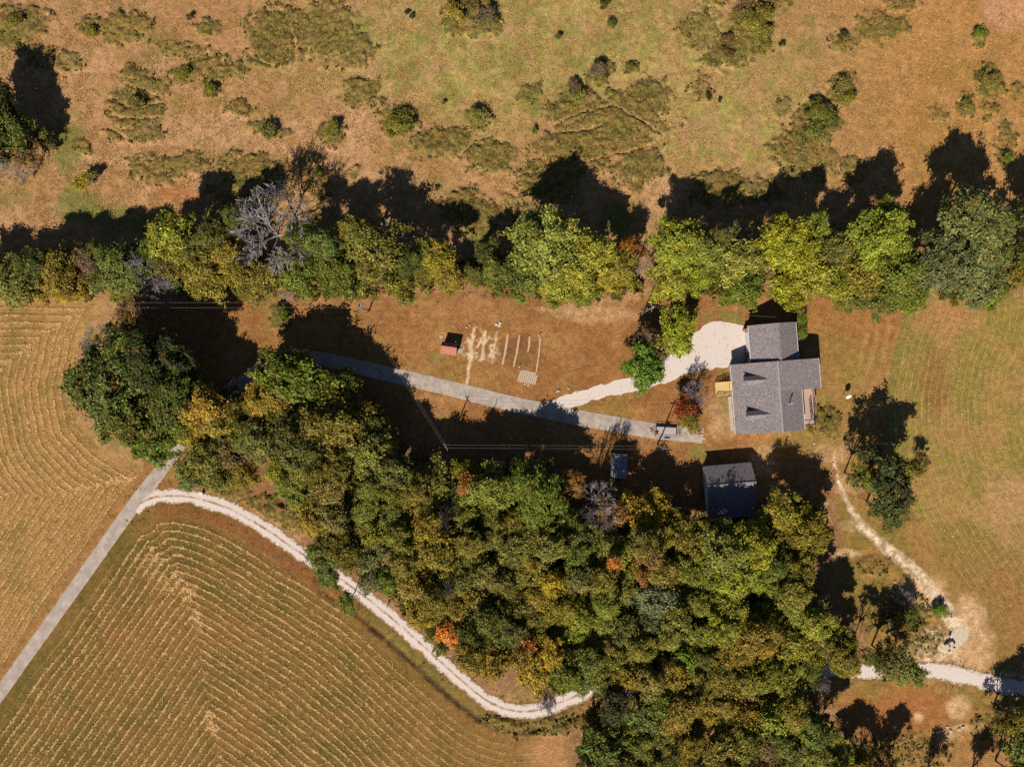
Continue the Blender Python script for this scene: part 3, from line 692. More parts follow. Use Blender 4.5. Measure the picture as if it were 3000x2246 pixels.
# ------------------------------------------------------------------ trees
def crown_mesh(name, seed, n, leaf, lobes=13, sparse=0.0, cone=False, jag=.25):
    r = np.random.default_rng(seed)
    C_ = []; R_ = []
    for i in range(lobes):
        t = i*2.39996+r.uniform(-.4, .4)
        if cone:
            z = -.55+1.5*i/lobes; q = .52*(1-(z+.55)/1.75); C_.append((math.cos(t)*q, math.sin(t)*q, z)); R_.append(.34*(1-(z+.55)/2.2))
        else:
            q = math.sqrt((i+.3)/lobes)*r.uniform(.66, .86); z = .42*math.sqrt(max(0, 1-q*q))+r.uniform(-.28, .20)-(.14 if q > .5 else 0)
            if i % 3 == 2 and i > 3:                      # boughs that stick out of the dome, sideways or upwards
                if r.random() < .62: q = r.uniform(.78, 1.04); z = r.uniform(-.30, .22); R_.append(r.uniform(.10, .19))
                else: q = r.uniform(.1, .6); z = r.uniform(.52, .80); R_.append(r.uniform(.10, .18))
            else: R_.append(r.uniform(.15, .32))
            C_.append((math.cos(t)*q, math.sin(t)*q, z))
    C_ = np.array(C_); R_ = np.array(R_)
    # twigs: little tufts of leaves sit on each lobe's surface
    k = 13; nt_ = n//k
    li = r.choice(lobes, nt_*3, p=R_**1.6/np.sum(R_**1.6)); d = r.normal(size=(nt_*3, 3)); d /= np.linalg.norm(d, axis=1)[:, None]
    d[:, 2] = np.where(d[:, 2] < -.35, -d[:, 2], d[:, 2])
    bump_ = 1+jag*(vnoise(d[:, 0]*3+li*7, d[:, 1]*3+d[:, 2]*2, .55, seed % 50)-.5)*2+.22*(vnoise(d[:, 0]*3+li*3, d[:, 1]*3-d[:, 2]*2, .22, 40)-.5)*2
    c = C_[li]+d*(R_[li]*bump_*np.where(r.random(nt_*3) < .24, 1+.62*r.random(nt_*3)**1.3, 1-.40*r.random(nt_*3)**1.5))[:, None]
    ins = np.zeros(len(c))
    for k in range(lobes):
        ins = np.maximum(ins, np.where(li != k, 1-np.linalg.norm(c-C_[k], axis=1)/R_[k], 0))
    keep = (ins < .28) | (r.random(len(c)) < .12)
    keep &= vnoise(c[:, 0]*9, c[:, 1]*9+c[:, 2]*5, 1.1, 3) > (sparse or .36)
    c = c[keep][:nt_]; li = li[keep][:nt_]; d = d[keep][:nt_]
    m = len(c)*k
    csz = r.uniform(.8, 1.9, len(c))*leaf; cc = np.repeat(c, k, 0)+r.normal(0, 1, (m, 3))*np.repeat(csz, k)[:, None]*np.array((1, 1, .6)); dd = np.repeat(d, k, 0)+r.normal(0, .55, (m, 3)); dd[:, 2] += .35
    dd /= np.linalg.norm(dd, axis=1)[:, None]
    a = np.cross(dd, r.normal(size=(m, 3))); a /= np.linalg.norm(a, axis=1)[:, None]; b_ = np.cross(dd, a)
    s_ = leaf*r.uniform(.55, 1.15, m)
    a *= s_[:, None]; b_ *= (s_*.62)[:, None]
    V = np.empty((m, 4, 3)); V[:, 0] = cc-a; V[:, 1] = cc-b_; V[:, 2] = cc+a; V[:, 3] = cc+b_
    lf = r.random(m); lb = np.repeat(np.clip(r.random(lobes)[li]*.45+r.random(len(c))*.55, 0, 1), k)
    return mesh_np(name, V.reshape(-1, 3), np.arange(m*4).reshape(m, 4), M['leaf'], {"leaf": ('FLOAT', 'FACE', lf), "bough": ('FLOAT', 'FACE', lb)})

def branch_mesh(name, seed, depth=5, spread=.62, r0=.035, mat='deadwood', up=.9, start=-1.0, keep_low=False, twig=.006):
    """a branching skeleton inside a unit crown; start = z of the trunk foot"""
    r = random.Random(seed); mb = MB()
    def grow(p, d, L, rad, dep):
        q = p+d*L; mid = p+d*L*.5+Vector((r.uniform(-1, 1), r.uniform(-1, 1), r.uniform(-.5, .5)))*L*.07
        nn = 6 if dep > 3 else (4 if dep > 1 else 3)
        r1 = max(twig, rad*.72)
        mb.tube(p, mid, rad, (rad+r1)/2, nn, False); mb.tube(mid, q, (rad+r1)/2, r1, nn, False)
        if dep <= 0: return
        k = r.choice((2, 3, 3) if mat == 'bark' else (3, 3, 4)) if dep > 1 else 3
        for i in range(k):
            ax = d.orthogonal(); ax.rotate(Matrix.Rotation(r.uniform(0, 6.28), 3, d)); nd = d.copy(); nd.rotate(Matrix.Rotation(r.uniform(.35, 1.0)*spread*1.5, 3, ax))
            nd.z += .08*up; nd.normalize()
            st = p+(q-p)*r.uniform(.55, 1.0) if i else q
            grow(st, nd, L*r.uniform(.62, .82), r1*(.9 if i == 0 else .7), dep-1)
    base = Vector((0, 0, start)); fork = Vector((r.uniform(-.05, .05), r.uniform(-.05, .05), -.55))
    mb.tube(base, fork, r0*1.6, r0*1.25, 8, False)
    for i in range(5):
        t = i*1.2566+r.uniform(-.3, .3); e = r.uniform(.15, .75)
        grow(fork, Vector((math.cos(t)*math.cos(e), math.sin(t)*math.cos(e), math.sin(e))), r.uniform(.36, .48), r0, depth-1)
    grow(fork, Vector((0, 0, 1)), .42, r0, depth-1)
    me = bpy.data.meshes.new(name); me.from_pydata(mb.v, [], mb.f); me.update(); me.materials.append(M[mat]); return me

BIG = [crown_mesh("leafy_crown", 100+i, 9500, .048, 32, jag=.4) for i in range(7)]
MED = [crown_mesh("leafy_crown", 200+i, 5800, .060, 25, jag=.4) for i in range(6)]
SML = [crown_mesh("leafy_crown", 300+i, 2300, .092, 12, jag=.4) for i in range(4)]
SPA = [crown_mesh("sparse_crown", 400+i, 3000, .055, 22, sparse=.56, jag=.4) for i in range(4)]
CON = [crown_mesh("cedar_crown", 500+i, 9000, .045, 22, cone=True, jag=.2) for i in range(2)]
WOODB = [branch_mesh("trunk_and_limbs", 600+i, 4, mat='bark', r0=.045, twig=.008) for i in range(3)]
DEAD = [branch_mesh("bare_limbs", 700+i, 6, .60, .018, 'deadwood', .3, twig=.0048) for i in range(3)]

PAL = {'olive': (128,118,44), 'green': (112,118,42), 'bright': (150,146,42), 'lime': (138,136,46), 'yellow': (168,142,42), 'dark': (70,74,30), 'deep': (98,100,36), 'blue': (114,116,62),
       'orange': (190,124,46), 'fire': (224,136,44), 'rust': (160,112,56), 'red': (130,64,34), 'vivid': (104,126,32), 'brown': (122,98,60), 'gold': (146,126,42), 'grey': (150,134,122), 'mauve': (132,108,96)}
WORD = {'olive': 'olive green', 'green': 'mid green', 'bright': 'bright yellow-green', 'lime': 'lime green', 'yellow': 'yellow', 'dark': 'very dark green', 'deep': 'deep green', 'blue': 'blue-green',
        'orange': 'orange', 'fire': 'fiery orange', 'rust': 'rusty brown', 'red': 'dark red', 'vivid': 'vivid green', 'brown': 'brown', 'gold': 'golden olive', 'grey': 'bare grey', 'mauve': 'bare mauve-grey'}
LEAFK = 1.26
used_labels = {}
LANDMARKS = [("the satellite dish",2478,1163),("the red-roofed shed",1316,1022),("the grey-roofed outbuilding",2140,1430),("the arched grey shelter",1815,1362),("the flatbed trailer",1949,1262),
 ("the pole with the transformer",1080,912),("the corner utility pole",1330,1307),("the fiery orange maple",1320,1850),("the big bare tree",790,665),("the track bend",1530,2083),("the lane and track fork",400,1490),
 ("the concrete troughs",2780,1890),("the deck behind the house",2370,1190),("the paved lane end",2050,1275),("the gravel drive mouth",1620,1190),("the dead tree by the shelter",1745,1470),("the lone vivid green tree",1890,1075),
 ("the top left corner",0,0),("the top right corner",3000,0),("the bottom right corner",3000,2246),("the huge dark green oak",350,1120),("the paver grid",1547,1104),("the track's right end",3000,2010),("the white marker post",595,1444)]
def where(px, py):
    nm, lx, ly = min(LANDMARKS, key=lambda q: (q[1]-px)**2+(q[2]-py)**2+(0 if (q[1]-px)**2+(q[2]-py)**2 > 900 else 1e9))
    dx, dy = px-lx, ly-py; a = (math.degrees(math.atan2(dx, dy))+360) % 360
    dirs = ["above", "above right of", "right of", "below right of", "below", "below left of", "left of", "above left of"]
    return int(round(math.hypot(dx, dy)*S)), dirs[int((a+22.5)//45) % 8], nm
def words_of(n):
    a = ["zero","one","two","three","four","five","six","seven","eight","nine","ten","eleven","twelve","thirteen","fourteen","fifteen","sixteen","seventeen","eighteen","nineteen"]
    t = ["","","twenty","thirty","forty","fifty","sixty","seventy","eighty","ninety"]
    if n < 20: return a[n]
    if n < 100: return t[n//10]+("-"+a[n%10] if n%10 else "")
    return "one hundred"+(" and "+words_of(n-100) if n > 100 else "")
def unique(lab, px, py):
    order = sorted(LANDMARKS, key=lambda q: (q[1]-px)**2+(q[2]-py)**2)
    dirs = ["above", "above right of", "right of", "below right of", "below", "below left of", "left of", "above left of"]
    for nm, lx, ly in order:
        dist = math.hypot(lx-px, ly-py)
        if dist < 25: continue
        a = (math.degrees(math.atan2(px-lx, ly-py))+360) % 360
        l = f"{lab}, {words_of(int(round(dist*S)))} metres {dirs[int((a+22.5)//45) % 8]} {nm}"
        if l not in used_labels: break
    used_labels[l] = 1; return l

def copy_mesh_obj(name, me, parent): return link(name, me, parent)
tree_i = 0
def tree(px, py, r, H, typ, shape='leaf', kindname=None, label=None, group=None, squash=1.0, bare_col=None):
    """px, py, r: where the crown shows in the photo (pixels); H: height in metres"""
    global tree_i; tree_i += 1
    rr = random.Random(tree_i*13+5)
    R = r*S*(1-H*.6/150); hz = R*.80*squash
    hc = max(H-.95*hz, .8*hz); x, y = inv(px, py, hc)
    name = kindname or {'leaf': 'tree', 'bare': 'bare_tree', 'cedar': 'cedar_tree', 'sparse': 'tree'}[shape]
    if not label:
        sz = "large" if r > 85 else ("small" if r < 46 else "medium")
        base = f"{sz} {WORD[typ]} tree" if shape != 'bare' else f"leafless {'grey' if typ=='grey' else 'mauve-grey'} tree"
        if shape == 'cedar': base = f"{WORD[typ]} feathery cedar"
        if shape == 'sparse': base = f"{WORD[typ]} thin-leaved tree"
        label = unique(base, px, py)
    root = empty(name, (x, y, 0), rr.uniform(0, 6.28), label=label, cat="tree" if shape != 'shrub' else "shrub", group=group)
    fs = rr.uniform(.84, 1.18)
    if shape == 'bare':
        t = link("bare_branches", rr.choice(DEAD), root); t.scale = (R*.82, R*.82, hc/1.0); t.location.z = hc
        t.scale = (R*1.12, R*1.12, hc)
        return root
    if shape == 'cedar': cm = rr.choice(CON)
    elif shape == 'sparse': cm = rr.choice(SPA)
    elif R > 5.2: cm = rr.choice(BIG)
    elif R > 2.6: cm = rr.choice(MED)
    else: cm = rr.choice(SML)
    c = link("crown", cm, root); c.location = (0, 0, hc); c.scale = (R*fs, R/fs, hz if shape != 'cedar' else R*1.3)
    k = LEAFK*rr.uniform(.88, 1.12); q = PAL[typ]
    jit = [rr.uniform(.95, 1.05), 1.0, rr.uniform(.8, 1.2)]
    cc = C(min(255, q[0]*jit[0]), min(255, q[1]*jit[1]), min(255, q[2]*jit[2]), k); c.color = cc
    t = link("trunk", rr.choice(WOODB), root); t.location.z = hc; t.scale = (R*.72, R*.72, hc)
    return root

HG = "trees along the hedgerow"
hedge = [(620,690,48,13,'deep','leaf'),(560,715,44,12,'olive','sparse'),(455,735,44,11,'deep','leaf'),(690,640,40,12,'deep','leaf'),(875,690,44,13,'deep','leaf'),(945,715,50,14,'green','leaf'),(1060,690,54,15,'olive','sparse'),(1195,765,46,12,'deep','leaf'),(1250,740,40,11,'olive','leaf'),(100,775,50,11,'deep','leaf'),(290,745,40,10,'deep','leaf'), # px, py, r, H, colour, shape
 (-40,800,70,9,'olive','leaf'),(55,825,72,10,'olive','leaf'),(125,850,38,6,'yellow','leaf'),(195,795,78,11,'gold','leaf'),(270,770,48,10,'brown','leaf'),(205,850,44,7,'yellow','leaf'),(355,785,80,12,'green','leaf'),(370,850,46,7,'olive','leaf'),
 (425,790,58,11,'mauve','bare'),(480,835,55,8,'mauve','bare'),(500,690,66,14,'bright','leaf'),(510,780,52,10,'olive','leaf'),(585,780,66,11,'gold','leaf'),(610,835,62,8,'gold','leaf'),(540,850,34,6,'green','leaf'),(650,740,55,11,'gold','leaf'),
 (785,668,118,17,'grey','bare'),(700,790,60,9,'gold','leaf'),(770,820,56,8,'olive','leaf'),(745,845,52,6,'olive','leaf'),(840,825,46,6,'grey','bare'),(880,800,64,9,'green','leaf'),(895,745,40,10,'dark','leaf'),
 (985,790,76,12,'green','leaf'),(1000,700,56,12,'olive','sparse'),(1105,745,104,14,'olive','sparse'),(1130,740,80,13,'grey','bare'),(1060,815,62,9,'olive','leaf'),(1165,820,58,9,'olive','leaf'),
 (1290,760,48,12,'yellow','leaf'),(1318,815,40,8,'yellow','leaf'),(1240,800,42,8,'olive','leaf'),(1388,800,44,8,'deep','cedar'),(1450,790,62,10,'green','cedar'),(1430,745,42,9,'deep','leaf'),
 (1600,715,106,17,'lime','leaf'),(1540,800,72,12,'green','leaf'),(1635,820,76,12,'bright','leaf'),(1710,760,80,14,'bright','leaf'),(1720,840,46,8,'lime','leaf'),(1815,780,56,11,'gold','leaf'),(1840,735,40,10,'orange','sparse'),(1780,820,44,8,'yellow','leaf'),
 (1905,780,30,8,'mauve','bare'),(1985,720,76,14,'bright','leaf'),(1965,815,64,11,'bright','leaf'),(2060,740,52,13,'lime','leaf'),(2040,810,50,10,'bright','leaf'),
 (2150,760,72,13,'lime','leaf'),(2170,835,66,10,'green','leaf'),(2120,690,40,12,'olive','sparse'),(2230,720,40,11,'brown','sparse'),
 (2310,720,84,15,'bright','leaf'),(2300,835,62,11,'bright','leaf'),(2385,800,66,12,'bright','leaf'),(2390,660,40,13,'lime','leaf'),(2440,740,62,13,'olive','leaf'),(2450,830,62,11,'lime','leaf'),
 (2575,690,86,17,'lime','leaf'),(2520,790,70,13,'olive','leaf'),(2620,810,86,14,'green','leaf'),(2560,870,62,10,'deep','leaf'),(2650,870,56,9,'green','leaf'),(2480,880,38,7,'olive','leaf'),
 (2850,660,104,18,'blue','leaf'),(2740,770,86,15,'blue','leaf'),(2840,790,96,14,'blue','leaf'),(2950,655,30,8,'vivid','leaf'),(2910,745,52,12,'deep','leaf'),(2890,860,50,8,'green','leaf'),(2800,850,40,8,'deep','leaf'),(2990,800,40,8,'gold','sparse'),(3035,740,60,12,'deep','leaf'),(3050,640,70,14,'deep','leaf')]
for px, py, r, H, typ, sh in hedge: tree(px, py, r, H, typ, sh, group=HG)
WEST = "trees round the lane on the left"
tree(338,1115,126,16,'deep','leaf', kindname="oak_tree", label="huge dark green oak standing between the straw field and the lane")
for px, py, r, H, typ, sh in [(430,1050,84,17,'dark','leaf'),(400,1225,96,14,'deep','leaf'),(500,1150,86,14,'deep','leaf'),(455,1290,76,11,'green','leaf'),(378,1020,44,15,'bright','leaf'),(300,1015,58,10,'mauve','bare'),(275,1040,40,9,'mauve','bare'),(500,1030,60,15,'dark','leaf'),(520,1245,50,10,'green','leaf'),
 (285,990,12,3,'yellow','leaf'),(395,925,50,10,'brown','sparse'),(430,870,30,6,'mauve','bare'),
 (595,1190,70,12,'yellow','leaf'),(645,1240,54,10,'gold','leaf'),(560,1270,46,9,'yellow','leaf'),(600,1350,66,10,'olive','leaf'),(560,1390,44,7,'blue','leaf'),(640,1400,46,8,'olive','leaf'),(690,1320,62,9,'brown','leaf'),(720,1265,60,10,'deep','leaf'),(720,1390,50,8,'gold','sparse'),(640,1310,44,9,'deep','leaf'),
 (775,1130,34,10,'gold','leaf'),(548,1105,56,10,'deep','leaf'),(690,1215,48,9,'olive','leaf'),(560,1190,46,9,'deep','leaf'),(670,1160,34,7,'deep','leaf'),(740,1200,40,9,'olive','leaf')]:
    tree(px, py, r, H, typ, sh, group=WEST)
NW = "trees at the left edge of the meadow"
for px, py, r, H, typ, sh in [(-30,300,80,12,'dark','leaf'),(35,380,66,10,'deep','leaf'),(-40,430,70,10,'dark','leaf'),(80,450,46,7,'brown','sparse'),(30,490,40,6,'mauve','bare'),(130,400,28,5,'deep','leaf')]:
    tree(px, py, r, H, typ, sh, group=NW)

# the wood in the middle: individual trees, colours by zone
ZONES = [(870,1110,'green'),(830,1090,'gold'),(930,1160,'green'),(960,1270,'blue'),(1000,1220,'deep'),(1040,1290,'green'),(1100,1340,'olive'),(880,1330,'olive'),(870,1400,'lime'),(960,1400,'olive'),(930,1460,'yellow'),(1010,1480,'olive'),(1100,1450,'green'),
 (1180,1420,'olive'),(1250,1450,'olive'),(1200,1520,'green'),(1060,1560,'olive'),(1120,1620,'blue'),(1060,1640,'blue'),(1180,1600,'olive'),(1150,1700,'green'),(1250,1700,'gold'),(1230,1770,'yellow'),(1300,1600,'gold'),(1350,1720,'gold'),(1420,1640,'olive'),(1500,1700,'olive'),
 (1400,1410,'lime'),(1450,1430,'lime'),(1560,1450,'green'),(1500,1520,'olive'),(1600,1520,'green'),(1400,1530,'olive'),(1640,1480,'olive'),(1590,1650,'yellow'),(1600,1560,'olive'),(1680,1580,'green'),(1760,1600,'lime'),(1700,1700,'olive'),(1440,1840,'deep'),(1370,1830,'deep'),(1480,1790,'deep'),(1540,1800,'olive'),
 (1560,1880,'gold'),(1590,1930,'yellow'),(1660,1850,'lime'),(1700,1940,'green'),(1440,1920,'gold'),(1500,1950,'gold'),(1640,1760,'gold'),(1740,1860,'gold'),(1770,1800,'lime'),(1860,1520,'yellow'),(1920,1500,'gold'),(1930,1580,'gold'),(1830,1560,'gold'),(1880,1680,'gold'),(1810,1670,'olive'),(1930,1760,'blue'),(1880,1770,'blue'),(1950,1880,'vivid'),(1990,1840,'lime'),(1840,1900,'olive'),(1900,1950,'gold'),
 (2000,1640,'lime'),(2100,1620,'bright'),(2180,1580,'bright'),(2100,1730,'lime'),(2200,1700,'lime'),(2250,1640,'green'),(2000,1740,'lime'),(2280,1760,'lime'),(2100,1860,'lime'),(2200,1880,'gold'),(2300,1860,'lime'),(2050,1900,'olive'),(2150,1940,'gold'),(2300,1930,'green'),(2330,1530,'gold'),(2390,1520,'gold'),(2340,1620,'gold'),(2400,1560,'gold'),(2370,1700,'olive'),(2440,1850,'olive'),(2460,1930,'gold'),(2450,1780,'brown'),(2360,1850,'lime')]
ZONES_S = [(1730,2100,'gold'),(1800,2080,'dark'),(1790,2180,'green'),(1880,2120,'green'),(1860,2220,'olive'),(1960,2060,'gold'),(1980,2150,'olive'),(2050,2060,'yellow'),(2060,2180,'gold'),(2150,2060,'gold'),(2130,2150,'olive'),(2230,2070,'lime'),(2230,2180,'brown'),(2310,2090,'gold'),(2330,2150,'green'),(2400,2120,'green'),(2430,2180,'bright'),(2380,2230,'lime'),(2290,2230,'green'),(1740,2240,'olive')]
def fill_wood(poly, zones, n, rmin, rmax, seed, group, avoid=()):
    r = random.Random(seed); pts = []
    xs = [p[0] for p in poly]; ys = [p[1] for p in poly]; tries = 0
    while len(pts) < n and tries < 12000:
        tries += 1
        x = r.uniform(min(xs), max(xs)); y = r.uniform(min(ys), max(ys)); rad = r.choice((r.uniform(rmin, rmax), r.uniform(rmin, rmin+20)))
        if not inpoly(np.array([x]), np.array([y]), poly)[0]: continue
        if polydist(np.array([x]), np.array([y]), poly+[poly[0]])[0] < rad*.55: continue
        if any((x-a)**2+(y-b)**2 < (.66*(rad+c))**2*.8 for a, b, c in pts): continue
        if any((x-a)**2+(y-b)**2 < (rad*.6+c)**2 for a, b, c in avoid): continue
        pts.append((x, y, rad))
    for x, y, rad in pts:
        z = sorted(zones, key=lambda q: (q[0]-x)**2+(q[1]-y)**2)[:2]
        typ = z[0][2] if r.random() < .82 else z[1][2]
        H = r.uniform(11, 15) if rad > 44 else r.uniform(9, 13)
        up = y-np.interp(x, [700,900,1010,1110,1300,1450,1560,1700,1960,2100,2260,2430], [1060,1040,1130,1230,1350,1330,1340,1450,1460,1580,1450,1460])
        if up < 130: H = min(H, 8.5+up*.025)
        tree(x, y, rad, H, typ, 'sparse' if r.random() < .07 else 'leaf', group=group)
    return len(pts)
WG = "trees of the central wood"; SG = "trees of the wood below the track"
special = [(1320,1850,28),(1745,1480,40),(1800,1480,40),(1310,1500,20),(1840,1640,10),(2120,1440,50)]
BIGT = [(870,1120,112,13,'green'),(800,1180,80,12,'gold'),(965,1240,100,14,'olive'),(1080,1320,88,12,'olive'),(1020,1200,56,10,'green'),(1150,1380,74,12,'olive'),(1000,1120,46,9,'deep'),(1095,1240,52,9,'deep'),(870,1290,90,15,'deep'),(760,1290,60,13,'olive'),
 (2110,1615,84,15,'lime'),(2200,1600,76,14,'bright'),(2020,1570,66,12,'olive'),(2290,1500,60,11,'gold'),(2350,1560,76,12,'gold'),(1900,1505,80,10,'yellow'),(1570,1450,90,14,'green'),(1440,1430,80,13,'lime')]
for px, py, r, H, typ in BIGT: tree(px, py, r, H, typ, 'leaf', group="trees of the central wood")
special += [(a, b, c*.62) for a, b, c, _, _ in BIGT]
for px, py, r, H, typ in [(1700,1985,46,11,'green'),(1770,1990,52,12,'olive'),(1835,1975,50,12,'gold'),(1905,1995,52,13,'olive'),(1975,1975,56,12,'gold'),(2040,1992,54,12,'lime'),(2110,1975,56,13,'olive'),(2180,1992,54,12,'gold'),(2250,1975,56,13,'lime'),(2315,1985,54,12,'lime'),(2365,1960,46,11,'green'),(1640,1990,40,10,'green')]:
    tree(px, py, r, H, typ, 'leaf', group="trees overhanging the white track")
n1_ = fill_wood(WOODS, ZONES, 175, 40, 80, 3, WG, special)
n2_ = fill_wood(WOODS_S, ZONES_S, 44, 40, 74, 4, SG)
tree(1322,1850,40,12,'fire','leaf', kindname="maple_tree", label="small fiery orange maple at the wood edge beside the white track", group=WG)
for px, py, r, H, typ, sh in [(1745,1478,62,13,'grey','bare'),(1800,1500,42,12,'rust','sparse'),(1360,1420,30,13,'rust','leaf'),(1310,1510,36,13,'mauve','bare'),(1765,1520,40,11,'grey','bare'),(1670,1410,42,9,'rust','sparse'),(1310,1715,30,13,'grey','bare'),
 (1790,2040,54,10,'mauve','bare'),(2390,1985,40,10,'grey','bare'),(1560,1655,22,14,'yellow','leaf'),(1600,2050,30,13,'mauve','bare'),(1900,1640,34,14,'rust','leaf'),(1880,1690,24,14,'rust','leaf'),(1800,1645,24,14,'orange','leaf'),(1545,1890,34,12,'orange','leaf'),(1830,2130,44,8,'dark','leaf'),
 (1020,1760,34,8,'green','leaf'),(950,1620,52,12,'deep','leaf'),(960,1680,40,9,'green','leaf'),(1000,1560,44,10,'deep','leaf'),(1270,1860,30,8,'olive','sparse'),(1290,1900,26,7,'olive','sparse')]:
    tree(px, py, r, H, typ, sh, group=WG)
YG = "trees in the yard and by the house"
tree(1892,1078,62,9,'vivid','leaf', label="lone vivid green round tree half over the white gravel drive", group=YG)
tree(1982,972,64,10,'bright','leaf', label="round yellow-green tree just above the vivid green tree by the drive", group=YG)
tree(1902,1000,48,7,'brown','sparse', label="purplish brown thin tree between the two green trees by the drive", group=YG)
tree(1928,1035,34,6,'mauve','bare', label="grey twiggy bare tree tucked behind the vivid green tree", group=YG)
tree(2003,1195,34,6,'red','leaf', kindname="maple_tree", label="dark red maple beside the lane's end in front of the house", group=YG)
tree(2020,1235,36,5,'olive','sparse', label="thin olive shrub-like tree below the dark red maple", group=YG)
tree(2040,1150,34,6,'mauve','bare', label="leafless twiggy tree above the dark red maple", group=YG)
EG = "lone trees on the right"
for px, py, r, H, typ, sh in [(2585,1405,92,14,'dark','sparse'),(2650,1375,50,12,'olive','sparse'),(2600,1490,66,12,'deep','sparse'),(2700,1350,28,4,'brown','sparse'),(2530,1400,50,11,'green','sparse'),
 (2440,1880,60,12,'olive','leaf'),(2470,1945,44,10,'gold','leaf'),(2610,1930,62,11,'olive','sparse'),(2660,1965,50,10,'green','sparse'),(2560,1930,34,11,'deep','sparse'),(2665,1800,30,5,'deep','leaf'),(2640,1830,34,5,'gold','leaf'),(2660,1760,22,4,'grey','bare'),
 (2965,2110,56,9,'olive','sparse'),(3005,2180,66,10,'green','leaf'),(3045,2070,50,9,'dark','leaf'),(2985,2280,56,10,'green','leaf'),(2520,2200,40,7,'olive','sparse'),(2500,2250,50,9,'gold','leaf'),(2590,2240,44,6,'brown','sparse'),(2360,2190,60,12,'lime','leaf')]:
    tree(px, py, r, H, typ, sh, group=EG)
# trees just below the frame whose shadows reach into it
for px, py, r, H in [(2560,2320,36,11),(2650,2330,40,12),(2770,2380,36,11),(2910,2380,40,11)]:
    tree(px, py, r, H, 'green', 'leaf', group="trees beyond the lower edge")

# shrubs that stand alone
SH = "single shrubs in the meadow"
SHM = {'deep': 'olive', 'rust': 'brown', 'dark': 'deep'}
for px, py, r, H, typ in [(240,535,34,4.5,'yellow'),(262,520,24,4,'olive'),(1185,345,34,2.6,'deep'),(1165,365,44,1.8,'olive'),(1635,108,11,1.6,'deep'),(1192,38,9,1,'dark'),(1207,48,9,1,'dark'),(1790,70,16,1.2,'deep'),(1772,10,16,1.4,'dark'),(555,50,10,1.4,'dark'),(1300,300,8,.9,'deep'),
 (1565,385,11,1.5,'olive'),(1755,210,34,2.2,'rust'),(1762,235,24,1.6,'olive'),(1845,200,20,1.5,'olive'),(1682,255,26,2.0,'brown'),(1690,285,34,1.8,'olive'),(1330,35,36,4,'gold'),(1425,50,36,4,'brown'),(1440,65,24,3,'deep'),(1385,20,30,3,'brown'),(2200,70,52,3.6,'gold'),(2230,45,40,3.4,'deep'),(2225,105,36,3,'olive'),(2240,140,24,2.4,'olive'),(2180,25,40,3,'brown'),(2130,120,24,1.6,'rust'),(2130,160,26,1.5,'brown'),
 (2400,330,44,2.6,'deep'),(2430,350,34,2.2,'dark'),(2385,390,40,2.0,'olive'),(2465,255,32,1.8,'olive'),(2480,290,30,1.5,'deep'),(2868,95,20,2.2,'vivid'),(2895,235,34,1.6,'olive'),(2830,310,24,1.4,'olive'),(2945,460,24,1.4,'green'),(2470,100,14,1.2,'dark'),(2458,128,12,1,'gold'),(2292,130,10,1,'dark'),(2075,285,12,1.4,'dark'),(2108,295,8,1,'dark'),
 (620,262,24,1.3,'deep'),(540,215,26,1.3,'deep'),(785,385,34,1.3,'deep'),(975,380,30,1.4,'olive'),(930,505,14,1,'green'),(1400,340,32,1.4,'olive'),(400,300,30,1.2,'deep'),(270,92,20,1.4,'deep'),(45,60,30,1.4,'deep'),(830,925,18,2.2,'green'),(820,905,16,1.6,'olive'),(2345,975,22,2.2,'green'),(2347,935,20,2.0,'green'),(2338,905,18,2,'olive'),(2425,1235,15,1.1,'olive'),(2405,1205,10,.9,'olive'),(2750,1785,20,1.3,'vivid'),(2600,780,1,1,'olive')]:
    if r < 2: continue
    if py < 600 and r > 18: typ = SHM.get(typ, typ); r *= .85; H *= .8
    t = tree(px, py, r, H, typ, 'leaf', kindname='shrub', label=unique(f"{'small ' if r < 20 else ''}{WORD[typ]} shrub", px, py), group=SH, squash=.9)
    t["category"] = "shrub"

# ------------------------------------------------------------------ the house
TH = math.radians(4.3)
house = empty("house", (55.9, 4.7, 0), TH, label="grey-brown shingled house with two small dormers, garage wing and two decks", cat="house")
mw = .37
MB().profile([(-8.4,-.05),(-8.4,2.95),(0,6.06),(5.15,4.05),(5.15,-.05)], -14.6, -.40).build("wall", M['siding'], house)
MB().profile([(.02,-.05),(.02,6.04),(8.8,4.84),(8.8,-.05)], -6.05, -.38).build("wall", M['siding'], house)
MB().profile([(-4.2,-.05),(-4.2,3.55),(.9,5.74),(5.05,3.9),(5.05,-.05)], -.35, 7.65).build("garage_wall", M['siding'], house)
mb = MB()
mb.slab([(-8.9,-15,6.3-.37*8.9),(0,-15,6.3),(0,0,6.3),(-8.9,0,6.3-.37*8.9)], .17)
mb.slab([(.003,-15,6.3),(5.6,-15,6.3-.40*5.6),(5.6,-6.42,6.3-.40*5.6),(.003,-6.42,6.3)], .17)
mb.slab([(.003,-6.41,6.3),(9.25,-6.41,5.0),(9.25,0,5.0),(.003,0,6.3)], .17)
mb.build("roof", M['shingle'], house)
mb = MB(); mb.box((0.0,-7.5,6.30), (.34, 15.04, .05)); mb.build("ridge_cap", mat_noise("ridge_shingles", C(176,158,154), C(158,140,138), 5, 4), house)
mb = MB()
mb.slab([(-4.65,.004,3.52),(.9,.004,6.0),(.9,8.05,6.0),(-4.65,8.05,3.52)], .17)
mb.slab([(.903,.004,6.0),(5.45,.004,3.95),(5.45,8.05,3.95),(.903,8.05,6.0)], .17)
mb.build("garage_roof", M['shingle'], house)
MB().box((.9,4.03,6.0), (.34, 8.06, .05)).build("ridge_cap", M['shingle'], house)
